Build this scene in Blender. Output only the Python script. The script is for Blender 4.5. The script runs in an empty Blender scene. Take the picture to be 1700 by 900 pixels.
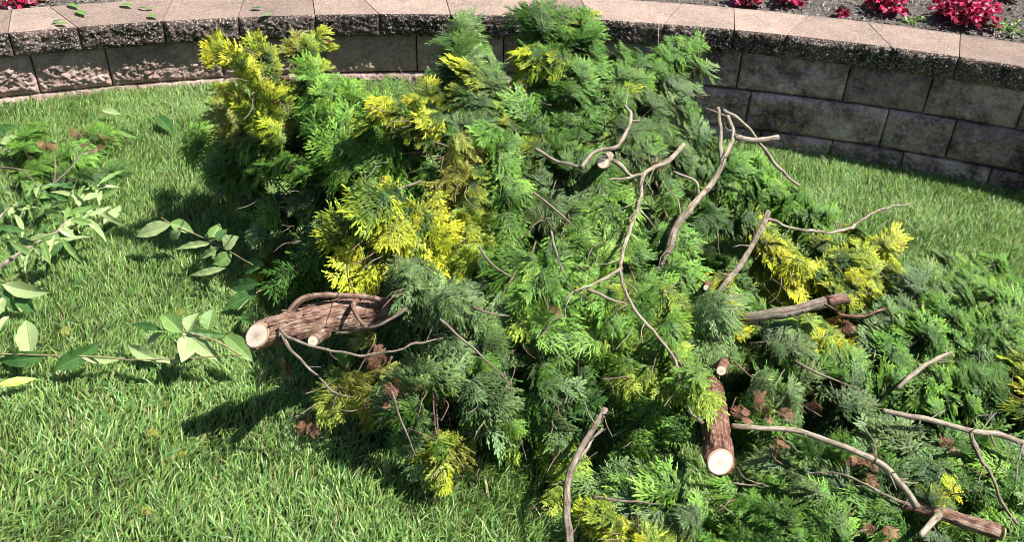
import bpy, math, random
import numpy as np
from mathutils import Matrix, Vector
random.seed(7); rng = np.random.default_rng(7)
scene = bpy.context.scene
# ------------------------------------------------------------------ camera
PITCH, ROLL, FPX, CAMH = math.radians(34.5), math.radians(2.0), 1500.0, 1.75
fw = np.array([0, math.cos(PITCH), -math.sin(PITCH)]); dn0 = np.array([0, -math.sin(PITCH), -math.cos(PITCH)])
X = np.array([1.0, 0, 0]); cr, sr = math.cos(ROLL), math.sin(ROLL)
Rv = cr*X - sr*dn0; Dv = sr*X + cr*dn0
cam_d = bpy.data.cameras.new('camera'); cam = bpy.data.objects.new('camera', cam_d); scene.collection.objects.link(cam)
cam.matrix_world = Matrix(((Rv[0], -Dv[0], -fw[0], 0), (Rv[1], -Dv[1], -fw[1], 0), (Rv[2], -Dv[2], -fw[2], CAMH), (0, 0, 0, 1)))
cam_d.sensor_width = 36; cam_d.lens = 36*FPX/1700; cam_d.clip_end = 300; cam_d.clip_start = 0.02
scene.camera = cam
# ------------------------------------------------------------------ light
SUN_EL, SUN_HEAD = math.radians(56), math.radians(-8)
world = bpy.data.worlds.new('World'); scene.world = world; world.use_nodes = True
wn = world.node_tree.nodes; sky = wn.new('ShaderNodeTexSky'); sky.sky_type = 'NISHITA'; sky.sun_disc = False
sky.sun_elevation = SUN_EL; sky.sun_rotation = math.radians(90) - SUN_HEAD
world.node_tree.links.new(sky.outputs[0], wn['Background'].inputs[0]); wn['Background'].inputs[1].default_value = 0.05
sd = bpy.data.lights.new('sun', 'SUN'); sd.energy = 5.0; sd.angle = math.radians(0.5); sd.color = (1, .96, .9)
so = bpy.data.objects.new('sun', sd); scene.collection.objects.link(so)
sv = Vector((math.cos(SUN_EL)*math.cos(SUN_HEAD), math.cos(SUN_EL)*math.sin(SUN_HEAD), math.sin(SUN_EL)))
so.rotation_euler = sv.to_track_quat('Z', 'Y').to_euler()
scene.view_settings.view_transform = 'Standard'; scene.view_settings.look = 'None'
scene.view_settings.exposure = 1.08; scene.view_settings.gamma = 1.0
scene.cycles.max_bounces = 6; scene.cycles.diffuse_bounces = 3; scene.cycles.filter_width = 0.85; scene.cycles.transparent_max_bounces = 4
scene.cycles.sample_clamp_indirect = 4.0

# ------------------------------------------------------------------ helpers
CAPZ = 0.43; CC = np.array([0.01, -1.4256]); CR = 5.321
def lawn_z(x, y=0): return -0.12*np.tanh(1.3*(x - 0.3))
def ray(px, py):
    d = fw + (px-850)/FPX*Rv + (py-450)/FPX*Dv
    return d
def at(px, py, h=0.0):
    """world point on the line of sight through a photo pixel, h metres above the lawn"""
    d = ray(px, py); z = h
    for _ in range(12):
        t = (z - CAMH)/d[2]; p = d*t; z = float(lawn_z(p[0])) + h
    return np.array([p[0], p[1], z])
def atz(px, py, z):
    d = ray(px, py); t = (z-CAMH)/d[2]; return np.array([d[0]*t, d[1]*t, z])
def on_cyl(px, py, R):
    d = ray(px, py); a = d[0]**2+d[1]**2; b = -2*(d[0]*CC[0]+d[1]*CC[1]); c = CC@CC-R*R
    t = (-b+math.sqrt(b*b-4*a*c))/2/a; p = d*t
    return math.atan2(p[0]-CC[0], p[1]-CC[1]), p[2]+CAMH      # angle from +Y, clockwise, and height
def cyl(a, r, z): return np.stack([CC[0]+np.sin(a)*r, CC[1]+np.cos(a)*r, z+0*a], -1)

def hash3(i, j, k):
    n = (i*374761393 + j*668265263 + k*2147483647) & 0xffffffff
    n = ((n ^ (n >> 13))*1274126177) & 0xffffffff
    n = ((n ^ (n >> 16))*2246822519) & 0xffffffff
    return ((n ^ (n >> 15)) & 0xffff)/65535.0
def vnoise(p, s=1.0, seed=0):
    q = np.asarray(p, float)*s; f = np.floor(q); w = q-f; w = w*w*(3-2*w); f = f.astype(np.int64)+seed*57
    r = 0
    for a in (0, 1):
        for b in (0, 1):
            for c in (0, 1):
                r = r + hash3(f[..., 0]+a, f[..., 1]+b, f[..., 2]+c)*(w[..., 0] if a else 1-w[..., 0])*(w[..., 1] if b else 1-w[..., 1])*(w[..., 2] if c else 1-w[..., 2])
    return r*2-1
def fbm(p, s, oct=4, seed=0):
    r = 0; a = 1; t = 0
    for i in range(oct): r = r + a*vnoise(p, s*2.03**i, seed+i*11); t += a; a *= .55
    return r/t

def make(name, V, F4=None, F3=None, mat=None, parent=None, col=None, uv=None, smooth=False, attr=None):
    V = np.asarray(V, np.float32); me = bpy.data.meshes.new(name)
    q = np.asarray(F4 if F4 is not None else np.zeros((0, 4)), np.int32).reshape(-1, 4)
    t = np.asarray(F3 if F3 is not None else np.zeros((0, 3)), np.int32).reshape(-1, 3)
    me.vertices.add(len(V)); me.vertices.foreach_set('co', V.ravel())
    me.loops.add(q.size+t.size); me.loops.foreach_set('vertex_index', np.concatenate([q.ravel(), t.ravel()]))
    me.polygons.add(len(q)+len(t))
    ls = np.concatenate([np.arange(len(q))*4, q.size+np.arange(len(t))*3]).astype(np.int32)
    me.polygons.foreach_set('loop_start', ls)
    if smooth: me.polygons.foreach_set('use_smooth', np.ones(len(ls), bool))
    me.update(calc_edges=True)
    if col is not None:
        c = np.ones((len(V), 4), np.float32); c[:, :3] = col
        a = me.color_attributes.new('col', 'FLOAT_COLOR', 'POINT'); a.data.foreach_set('color', c.ravel())
    if attr is not None:
        a = me.attributes.new('prm', 'FLOAT_VECTOR', 'POINT'); a.data.foreach_set('vector', np.asarray(attr, np.float32).ravel())
    if mat: me.materials.append(mat)
    o = bpy.data.objects.new(name, me); scene.collection.objects.link(o)
    if parent is not None: o.parent = parent
    return o
def tag(o, label=None, cat=None, group=None, kind=None):
    if label: o['label'] = label
    if cat: o['category'] = cat
    if group: o['group'] = group
    if kind: o['kind'] = kind
    return o
def empty(name, loc, label, cat, group=None):
    o = bpy.data.objects.new(name, None); scene.collection.objects.link(o); o.location = tuple(float(c) for c in loc); o.empty_display_size = .05
    return tag(o, label, cat, group)
def put(o, root):            # keep world-space mesh under an empty with a location
    o.parent = root; o.matrix_parent_inverse = Matrix.Translation(root.location).inverted(); return o

# ------------------------------------------------------------------ materials
def mat(name):
    m = bpy.data.materials.new(name); m.use_nodes = True
    nt = m.node_tree; b = nt.nodes['Principled BSDF']; return m, nt, b
def node(nt, t, **kw):
    n = nt.nodes.new(t)
    for k, v in kw.items():
        if k in n.inputs: n.inputs[k].default_value = v
        else: setattr(n, k, v)
    return n
def ramp(nt, fac, stops):
    r = nt.nodes.new('ShaderNodeValToRGB'); e = r.color_ramp.elements
    while len(e) < len(stops): e.new(.5)
    for el, (p, c) in zip(e, stops): el.position = p; el.color = (*c, 1)
    nt.links.new(fac, r.inputs[0]); return r.outputs[0]
def leafy(name, rough=.5, trans=.25, spec=.5, tmul=(1.2, 1.5, .6)):
    m, nt, b = mat(name); a = node(nt, 'ShaderNodeAttribute', attribute_name='col')
    nt.links.new(a.outputs['Color'], b.inputs['Base Color']); b.inputs['Roughness'].default_value = rough
    b.inputs['Specular IOR Level'].default_value = spec
    tr = node(nt, 'ShaderNodeBsdfTranslucent'); mx = node(nt, 'ShaderNodeMix', data_type='RGBA', blend_type='MULTIPLY')
    mx.inputs[0].default_value = 1; nt.links.new(a.outputs['Color'], mx.inputs[6]); mx.inputs[7].default_value = (*tmul, 1)
    nt.links.new(mx.outputs[2], tr.inputs[0])
    ms = nt.nodes.new('ShaderNodeMixShader'); ms.inputs[0].default_value = trans
    nt.links.new(b.outputs[0], ms.inputs[1]); nt.links.new(tr.outputs[0], ms.inputs[2])
    nt.links.new(ms.outputs[0], nt.nodes['Material Output'].inputs[0]); return m
M_fol = leafy('conifer foliage', .48, .10, .25)
M_grass = leafy('grass blades', .42, .25, .42)
M_flower = leafy('flower petals', .45, .3, .3, (1.3, 1, 1))

def stone(name, c1, c2, dark, speck, bump=.4, scale=1.0, specscale=170, sthr=(.12, .3), darkpos=(.42, .62)):
    m, nt, b = mat(name); tc = nt.nodes.new('ShaderNodeTexCoord'); oi = nt.nodes.new('ShaderNodeObjectInfo')
    n1 = node(nt, 'ShaderNodeTexNoise', Scale=9*scale, Detail=6, Roughness=.65); nt.links.new(tc.outputs['Object'], n1.inputs[0])
    n1b = node(nt, 'ShaderNodeTexNoise', Scale=46*scale, Detail=5, Roughness=.7); nt.links.new(tc.outputs['Object'], n1b.inputs[0])
    av = node(nt, 'ShaderNodeMath', operation='MULTIPLY_ADD'); nt.links.new(n1b.outputs[0], av.inputs[0]); av.inputs[1].default_value = .9; av.inputs[2].default_value = -.45
    sm = node(nt, 'ShaderNodeMath', operation='ADD'); nt.links.new(n1.outputs[0], sm.inputs[0]); nt.links.new(av.outputs[0], sm.inputs[1])
    base = ramp(nt, sm.outputs[0], [(.33, c1), (.67, c2)])
    n2 = node(nt, 'ShaderNodeTexNoise', Scale=5*scale, Detail=9, Roughness=.75); nt.links.new(tc.outputs['Object'], n2.inputs[0])
    k = ramp(nt, n2.outputs[0], [(darkpos[0], (0, 0, 0)), (darkpos[1], (1, 1, 1))])
    mx = node(nt, 'ShaderNodeMix', data_type='RGBA'); nt.links.new(k, mx.inputs[0]); nt.links.new(base, mx.inputs[6]); mx.inputs[7].default_value = (*dark, 1)
    vo = node(nt, 'ShaderNodeTexVoronoi', Scale=specscale); nt.links.new(tc.outputs['Object'], vo.inputs[0])
    vs = node(nt, 'ShaderNodeSeparateColor'); nt.links.new(vo.outputs['Color'], vs.inputs[0])
    sp = ramp(nt, vs.outputs[0], [(1-sthr[1], (0, 0, 0)), (1-sthr[0], (1, 1, 1))])
    mx2 = node(nt, 'ShaderNodeMix', data_type='RGBA'); nt.links.new(sp, mx2.inputs[0]); nt.links.new(mx.outputs[2], mx2.inputs[6]); mx2.inputs[7].default_value = (*speck, 1)
    # per-stone tone
    mr = node(nt, 'ShaderNodeMapRange'); nt.links.new(oi.outputs['Random'], mr.inputs[0]); mr.inputs[3].default_value = .72; mr.inputs[4].default_value = 1.18
    hs = nt.nodes.new('ShaderNodeHueSaturation'); nt.links.new(mx2.outputs[2], hs.inputs['Color']); nt.links.new(mr.outputs[0], hs.inputs['Value'])
    nt.links.new(hs.outputs[0], b.inputs['Base Color']); b.inputs['Roughness'].default_value = .92; b.inputs['Specular IOR Level'].default_value = .2
    n3 = node(nt, 'ShaderNodeTexNoise', Scale=150 if bump < .5 else 80, Detail=5, Roughness=.7); nt.links.new(tc.outputs['Object'], n3.inputs[0])
    bp = node(nt, 'ShaderNodeBump', Strength=bump, Distance=.004 if bump < .5 else .012); nt.links.new(n3.outputs[0], bp.inputs['Height']); nt.links.new(bp.outputs[0], b.inputs['Normal'])
    return m
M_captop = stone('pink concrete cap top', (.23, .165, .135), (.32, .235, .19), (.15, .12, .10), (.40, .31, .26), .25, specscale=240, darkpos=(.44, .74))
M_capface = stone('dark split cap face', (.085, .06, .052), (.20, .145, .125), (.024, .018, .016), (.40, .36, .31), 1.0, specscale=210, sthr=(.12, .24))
M_block = stone('split face block', (.36, .24, .21), (.56, .41, .36), (.15, .115, .10), (.42, .33, .28), 1.0, specscale=230, sthr=(.03, .10), darkpos=(.5, .72))
M_block_shadeside = stone('weathered split face block lightened for shade side', (.50, .355, .325), (.74, .57, .52), (.13, .10, .09), (.55, .43, .38), 1.0, specscale=230, sthr=(.03, .08), darkpos=(.45, .60))  # stained block copy, colour lightened to make up for weak light on shaded faces
M_backing, nt, b = mat('dark joint'); b.inputs['Base Color'].default_value = (.015, .014, .013, 1); b.inputs['Roughness'].default_value = 1

def simple_noise_mat(name, stops, scale, bump, bscale, rough=.95, coord='Object', stretch=None):
    m, nt, b = mat(name); tc = nt.nodes.new('ShaderNodeTexCoord'); src = tc.outputs[coord]
    n = node(nt, 'ShaderNodeTexNoise', Scale=scale, Detail=8, Roughness=.7); nt.links.new(src, n.inputs[0])
    nt.links.new(ramp(nt, n.outputs[0], stops), b.inputs['Base Color']); b.inputs['Roughness'].default_value = rough; b.inputs['Specular IOR Level'].default_value = .2
    n2 = node(nt, 'ShaderNodeTexNoise', Scale=bscale, Detail=6, Roughness=.7); nt.links.new(src, n2.inputs[0])
    bp = node(nt, 'ShaderNodeBump', Strength=bump, Distance=.01); nt.links.new(n2.outputs[0], bp.inputs['Height']); nt.links.new(bp.outputs[0], b.inputs['Normal'])
    return m
M_soil = simple_noise_mat('grey brown mulch soil', [(.3, (.03, .026, .022)), (.5, (.10, .088, .075)), (.7, (.22, .195, .165))], 60, 1, 90)
M_turf = simple_noise_mat('turf soil', [(.3, (.02, .025, .01)), (.6, (.05, .065, .02)), (.75, (.10, .09, .05))], 40, 1, 90)

def bark(name, stops, fiss=(.3, .8), rough=.85):
    """prm = (metres along, angle 0..1, radius)"""
    m, nt, b = mat(name); a = node(nt, 'ShaderNodeAttribute', attribute_name='prm')
    sx = nt.nodes.new('ShaderNodeSeparateXYZ'); nt.links.new(a.outputs['Vector'], sx.inputs[0])
    ml = node(nt, 'ShaderNodeMath', operation='MULTIPLY'); nt.links.new(sx.outputs[1], ml.inputs[0]); ml.inputs[1].default_value = 2*math.pi
    cs = node(nt, 'ShaderNodeMath', operation='COSINE'); sn = node(nt, 'ShaderNodeMath', operation='SINE')
    nt.links.new(ml.outputs[0], cs.inputs[0]); nt.links.new(ml.outputs[0], sn.inputs[0])
    m1 = node(nt, 'ShaderNodeMath', operation='MULTIPLY'); m2 = node(nt, 'ShaderNodeMath', operation='MULTIPLY'); m3 = node(nt, 'ShaderNodeMath', operation='MULTIPLY')
    nt.links.new(cs.outputs[0], m1.inputs[0]); nt.links.new(sx.outputs[2], m1.inputs[1]); nt.links.new(sn.outputs[0], m2.inputs[0]); nt.links.new(sx.outputs[2], m2.inputs[1])
    nt.links.new(sx.outputs[0], m3.inputs[0]); m3.inputs[1].default_value = .11
    cb = nt.nodes.new('ShaderNodeCombineXYZ'); nt.links.new(m1.outputs[0], cb.inputs[0]); nt.links.new(m2.outputs[0], cb.inputs[1]); nt.links.new(m3.outputs[0], cb.inputs[2])
    n = node(nt, 'ShaderNodeTexNoise', Scale=160, Detail=6, Roughness=.65, Distortion=.6); nt.links.new(cb.outputs[0], n.inputs[0])
    tc = nt.nodes.new('ShaderNodeTexCoord'); n2 = node(nt, 'ShaderNodeTexNoise', Scale=45, Detail=4); nt.links.new(tc.outputs['Object'], n2.inputs[0])
    ad = node(nt, 'ShaderNodeMath', operation='ADD'); ex = node(nt, 'ShaderNodeMath', operation='MULTIPLY_ADD'); nt.links.new(n.outputs[0], ex.inputs[0]); ex.inputs[1].default_value = 1.5; ex.inputs[2].default_value = -.25; nt.links.new(ex.outputs[0], ad.inputs[0]); nt.links.new(n2.outputs[0], ad.inputs[1])
    hf = node(nt, 'ShaderNodeMath', operation='MULTIPLY'); nt.links.new(ad.outputs[0], hf.inputs[0]); hf.inputs[1].default_value = .5
    nt.links.new(ramp(nt, hf.outputs[0], stops), b.inputs['Base Color']); b.inputs['Roughness'].default_value = rough; b.inputs['Specular IOR Level'].default_value = .25
    bp = node(nt, 'ShaderNodeBump', Strength=1, Distance=.012); nt.links.new(n.outputs[0], bp.inputs['Height']); nt.links.new(bp.outputs[0], b.inputs['Normal'])
    return m
M_barklog = bark('peeling grey red bark', [(.34, (.05, .026, .02)), (.45, (.19, .10, .07)), (.54, (.32, .21, .155)), (.68, (.46, .36, .29))])
M_barkred = bark('red brown conifer bark', [(.33, (.05, .022, .018)), (.44, (.17, .075, .055)), (.55, (.27, .14, .10)), (.68, (.40, .28, .22))])
M_barkpale = bark('pale grey twig bark', [(.34, (.16, .12, .08)), (.46, (.33, .27, .20)), (.6, (.48, .42, .33))])
M_barkgrey = bark('grey brown twig bark', [(.34, (.09, .065, .045)), (.46, (.21, .165, .12)), (.6, (.34, .29, .23))])
M_twig = bark('thin brown twig bark', [(.34, (.10, .06, .04)), (.5, (.20, .13, .09)), (.65, (.32, .24, .18))])
# cut wood, prm.x = radius fraction, prm.y = angle
M_cut, nt, b = mat('fresh cut wood'); a = node(nt, 'ShaderNodeAttribute', attribute_name='prm'); sx = nt.nodes.new('ShaderNodeSeparateXYZ'); nt.links.new(a.outputs['Vector'], sx.inputs[0])
tc = nt.nodes.new('ShaderNodeTexCoord'); n1 = node(nt, 'ShaderNodeTexNoise', Scale=30, Detail=3); nt.links.new(tc.outputs['Object'], n1.inputs[0])
mm = node(nt, 'ShaderNodeMath', operation='MULTIPLY_ADD'); nt.links.new(n1.outputs[0], mm.inputs[0]); mm.inputs[1].default_value = .26; nt.links.new(sx.outputs[0], mm.inputs[2])
cbase = ramp(nt, mm.outputs[0], [(.10, (.40, .20, .13)), (.17, (.62, .48, .36)), (.55, (.82, .72, .58)), (.93, (.86, .78, .64)), (1.0, (.50, .32, .2))])
mr = node(nt, 'ShaderNodeMath', operation='MULTIPLY'); nt.links.new(mm.outputs[0], mr.inputs[0]); mr.inputs[1].default_value = 75
si = node(nt, 'ShaderNodeMath', operation='SINE'); nt.links.new(mr.outputs[0], si.inputs[0])
rr = ramp(nt, si.outputs[0], [(.1, (1, 1, 1)), (.95, (.72, .60, .48))])
mx = node(nt, 'ShaderNodeMix', data_type='RGBA', blend_type='MULTIPLY'); mx.inputs[0].default_value = 1; nt.links.new(cbase, mx.inputs[6]); nt.links.new(rr, mx.inputs[7])
nt.links.new(mx.outputs[2], b.inputs['Base Color']); b.inputs['Roughness'].default_value = .7

# broad leaf: prm.x = along 0..1, prm.y = across -1..1
def broadleaf(name, c1, c2, vein, trans=.25):
    m, nt, b = mat(name); a = node(nt, 'ShaderNodeAttribute', attribute_name='prm'); sx = nt.nodes.new('ShaderNodeSeparateXYZ'); nt.links.new(a.outputs['Vector'], sx.inputs[0])
    ab = node(nt, 'ShaderNodeMath', operation='ABSOLUTE'); nt.links.new(sx.outputs[1], ab.inputs[0])
    q = node(nt, 'ShaderNodeMath', operation='MULTIPLY_ADD'); nt.links.new(ab.outputs[0], q.inputs[0]); q.inputs[1].default_value = -.22; nt.links.new(sx.outputs[0], q.inputs[2])
    w = node(nt, 'ShaderNodeMath', operation='MULTIPLY'); nt.links.new(q.outputs[0], w.inputs[0]); w.inputs[1].default_value = 55
    s = node(nt, 'ShaderNodeMath', operation='SINE'); nt.links.new(w.outputs[0], s.inputs[0])
    v = ramp(nt, s.outputs[0], [(.80, (0, 0, 0)), (.98, (.55, .55, .55))]); rib = ramp(nt, ab.outputs[0], [(.03, (1, 1, 1)), (.09, (0, 0, 0))])
    mxa = node(nt, 'ShaderNodeMix', data_type='RGBA', blend_type='LIGHTEN'); mxa.inputs[0].default_value = 1; nt.links.new(v, mxa.inputs[6]); nt.links.new(rib, mxa.inputs[7])
    tc = nt.nodes.new('ShaderNodeTexCoord'); n1 = node(nt, 'ShaderNodeTexNoise', Scale=35, Detail=4); nt.links.new(tc.outputs['Object'], n1.inputs[0])
    base = ramp(nt, n1.outputs[0], [(.35, c1), (.65, c2)])
    mx = node(nt, 'ShaderNodeMix', data_type='RGBA'); nt.links.new(mxa.outputs[2], mx.inputs[0]); nt.links.new(base, mx.inputs[6]); mx.inputs[7].default_value = (*vein, 1)
    nt.links.new(mx.outputs[2], b.inputs['Base Color']); b.inputs['Roughness'].default_value = .42; b.inputs['Specular IOR Level'].default_value = .45
    bp = node(nt, 'ShaderNodeBump', Strength=.5, Distance=.002, invert=True); nt.links.new(mxa.outputs[2], bp.inputs['Height']); nt.links.new(bp.outputs[0], b.inputs['Normal'])
    tr = nt.nodes.new('ShaderNodeBsdfTranslucent'); nt.links.new(mx.outputs[2], tr.inputs[0]); ms = nt.nodes.new('ShaderNodeMixShader'); ms.inputs[0].default_value = trans
    nt.links.new(b.outputs[0], ms.inputs[1]); nt.links.new(tr.outputs[0], ms.inputs[2]); nt.links.new(ms.outputs[0], nt.nodes['Material Output'].inputs[0]); return m
M_leafpale = broadleaf('pale leaf underside', (.31, .41, .16), (.38, .48, .21), (.24, .34, .12), .2)
M_leafdark = broadleaf('deep green leaf', (.05, .13, .03), (.08, .19, .045), (.12, .26, .08), .25)
M_leafmid = broadleaf('mid green leaf', (.15, .28, .065), (.21, .35, .095), (.30, .43, .16), .3)
M_leafyel = broadleaf('yellow green leaf', (.32, .46, .07), (.42, .55, .10), (.5, .6, .2), .3)

# ------------------------------------------------------------------ ground
def grid(nx, ny): 
    i, j = np.meshgrid(np.arange(nx-1), np.arange(ny-1), indexing='ij'); a = (i*ny+j).ravel()
    return np.stack([a, a+ny, a+ny+1, a+1], -1)
ga = np.linspace(-math.pi, math.pi, 241); gr = np.concatenate([[0.02], np.linspace(.3, CR+.05, 60)])
A, Rr = np.meshgrid(ga, gr, indexing='ij'); V = cyl(A.ravel(), Rr.ravel(), 0)
V[:, 2] = lawn_z(V[:, 0]) + .012*fbm(V, 2.2, 3)
far = np.array([[-120, -120, -.2], [120, -120, -.2], [120, 120, -.2], [-120, 120, -.2]])
tag(make('lawn', np.vstack([V, far]), np.vstack([grid(241, 61), [[len(V), len(V)+1, len(V)+2, len(V)+3]]]), mat=M_turf, smooth=True), kind='structure')
sa = np.linspace(-1.2, 1.2, 260); sr_ = np.linspace(CR+.27, CR+3.2, 150)
A, Rr = np.meshgrid(sa, sr_, indexing='ij'); V = cyl(A.ravel(), Rr.ravel(), 0)
V[:, 2] = CAPZ - .035 + .06*np.clip((Rr.ravel()-CR-.27), 0, 3)*.5 + .022*fbm(V, 14, 4)
o = make('flower_bed_soil', V, grid(260, 150)[:, ::-1], mat=M_soil, smooth=True); tag(o, kind='structure')

# ------------------------------------------------------------------ retaining wall
wall = empty('retaining_wall', (CC[0], CC[1]+CR+.1, 0), 'low curved garden wall of rough concrete blocks with pink flat cap stones', 'retaining wall')
def slab(name, a0, a1, b0, b1, r0, r1, z0, z1, amp, seed, mface, mtop, mf_extra=None):
    """curved block: front radius r0 between angles a0..a1, back radius r1 between b0..b1"""
    W = (a1-a0)*r0; nx = max(8, int(W/.0042)); nz = max(6, int((z1-z0)/.0042)); rough_ = .45; u = np.linspace(0, 1, nx); w = np.linspace(0, 1, nz)
    U, Wd = np.meshgrid(u, w, indexing='ij'); U = U.ravel(); Wd = Wd.ravel(); a = a0+(a1-a0)*U
    P = cyl(a, r0, z0+(z1-z0)*Wd)
    d = np.minimum(np.minimum(U, 1-U)*W, np.minimum(Wd, 1-Wd)*(z1-z0)); edge = np.clip(d/.022, 0, 1)**.6
    q = P.copy(); q[:, 2] *= 1.3
    n = fbm(q, 16, 5, seed)*amp*1.2 + np.abs(fbm(q, 38, 4, seed+5))*amp*1.9 + (1-np.abs(fbm(q, 85, 2, seed+9))*2)*amp*rough_
    disp = -edge*(amp*.7) - n*(.15+.85*edge) + (1-np.clip(d/.006, 0, 1))*.002
    disp = np.minimum(disp, .006)
    P = cyl(a, r0+disp, z0+(z1-z0)*Wd)
    o = make(name, P, grid(nx, nz), mat=mface, smooth=False); put(o, wall)
    # body: top, sides, back, bottom (top follows front's upper edge)
    top = P.reshape(nx, nz, 3)[:, -1].copy(); bot = P.reshape(nx, nz, 3)[:, 0].copy()
    ny = 14; bb = b0+(b1-b0)*u; back = cyl(bb, r1, z1+0*bb); t = np.linspace(0, 1, ny)
    T = top[:, None]*(1-t[None, :, None]) + back[:, None]*t[None, :, None]
    T[..., 2] += .0012*fbm(T, 12, 3, seed) - .0025*(1-np.clip(t/.04, 0, 1))[None]
    Vt = T.reshape(-1, 3); F = [grid(nx, ny)]
    backb = cyl(bb, r1, z0+0*bb); nb = len(Vt); Vt = np.vstack([Vt, bot, backb])
    L = [(j, j+1) for j in range(0)]
    iT = lambda i, j: i*ny+j; iB = lambda i: nb+i; iK = lambda i: nb+nx+i
    quads = []
    for i in range(nx-1):
        quads.append([iB(i), iB(i+1), iK(i+1), iK(i)][::-1]); quads.append([iT(i, ny-1), iT(i+1, ny-1), iK(i+1), iK(i)])
    quads = np.array(quads)
    # side walls use the front column
    nS = len(Vt); colL = P.reshape(nx, nz, 3)[0]; colR = P.reshape(nx, nz, 3)[-1]
    zz = np.linspace(0, 1, nz)[:, None]
    bl = cyl(np.full(nz, b0), r1, z0+(z1-z0)*zz[:, 0]); br = cyl(np.full(nz, b1), r1, z0+(z1-z0)*zz[:, 0])
    Vt = np.vstack([Vt, colL, bl, colR, br]); s = []
    for j in range(nz-1):
        s.append([nS+j, nS+nz+j, nS+nz+j+1, nS+j+1]); k = nS+2*nz; s.append([k+j, k+j+1, k+nz+j+1, k+nz+j])
    return o, Vt, np.vstack([F[0][:, ::-1], quads, np.array(s)])
def add_body(front, name, Vt, F, m):
    b_ = make(name, Vt, F, mat=m); b_.parent = front; b_.matrix_parent_inverse = Matrix.Identity(4)
    return b_
CAPT = .10
cap_seams = [on_cyl(x, y, CR)[0] for x, y in [(127, 43), (270, 37), (395, 29), (523, 25), (630, 22), (748, 21), (868, 24), (985, 30), (1103, 41), (1219, 52), (1305, 62), (1480, 83), (1593, 94)]]
w = .083
while cap_seams[0] > -1.15: cap_seams.insert(0, cap_seams[0]-random.uniform(.042, .06))
while cap_seams[-1] < 1.15: cap_seams.append(cap_seams[-1]+random.uniform(.042, .06))
vis = lambda a: -.62 < a < .62
# back seam offsets (fraction) from the photo: which way each joint leans
k0 = min(range(len(cap_seams)), key=lambda i: abs(cap_seams[i]-on_cyl(127, 43, CR)[0]))
lean = {0: -.022, 1: .006, 2: .004, 3: -.004, 4: -.02, 5: -.006, 6: .01, 7: -.012, 8: .014, 9: .0, 10: .018, 11: -.018, 12: .002}
seen = []
g = .0035/CR
for i in range(len(cap_seams)-1):
    a0, a1 = cap_seams[i], cap_seams[i+1]
    if not (vis(a0) or vis(a1)): 
        continue
    l0 = lean.get(i-k0, random.uniform(-.015, .015)*0); l1 = lean.get(i+1-k0, 0)
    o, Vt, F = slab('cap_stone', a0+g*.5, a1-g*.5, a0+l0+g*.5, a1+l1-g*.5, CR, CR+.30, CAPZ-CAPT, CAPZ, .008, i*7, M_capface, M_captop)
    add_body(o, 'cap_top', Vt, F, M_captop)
# the courses below
course_px = {0: [(58, 120), (183, 120), (370, 110), (692, 90), (1225, 130), (1405, 140), (1540, 160)],
             1: [(230, 150), (715, 120), (1242, 180), (1470, 205), (1582, 220)], 2: [(1375, 262), (1500, 255), (1640, 300)]}
BH = .178
for c in range(4):
    rf = CR+.034-.016*c; z1 = CAPZ-CAPT-.002-BH*c; z0 = z1-BH+.004
    seams = [on_cyl(x, y, rf)[0] for x, y in course_px.get(c, [(850, 300)])]
    full = [seams[0]]
    for s_ in seams[1:]:
        n = max(1, round((s_-full[-1])/.075)); a = full[-1]
        for k in range(1, n): full.append(a+(s_-a)*(k+random.uniform(-.15, .15))/n)
        full.append(s_)
    while full[0] > -.62: full.insert(0, full[0]-random.uniform(.055, .085))
    while full[-1] < .62: full.append(full[-1]+random.uniform(.055, .085))
    for i in range(len(full)-1):
        a0, a1 = full[i], full[i+1]; am = (a0+a1)/2
        if z1 < -.16: continue
        m = M_block_shadeside if am > .02 or c > 1 else M_block
        o, Vt, F = slab('wall_block', a0+g*.6, a1-g*.6, a0+g*.6, a1-g*.6, rf, rf+.2, z0, z1, (.017 if am > .02 else .012) if c else (.014 if am > .02 else .010), 100+c*50+i, m, m)
        bd = add_body(o, 'block_body', Vt, F, m)
sa = np.linspace(-.64, .64, 90); V = np.vstack([cyl(sa, CR+.075, -.3), cyl(sa, CR+.075, CAPZ-CAPT-.004), cyl(sa, CR+.26, CAPZ-CAPT-.004), cyl(sa, CR+.26, -.3)])
F = [];
for k in range(3):
    for i in range(89): F.append([k*90+i, k*90+i+1, (k+1)*90+i+1, (k+1)*90+i])
put(make('backing', V, F, mat=M_backing), wall)

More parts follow.
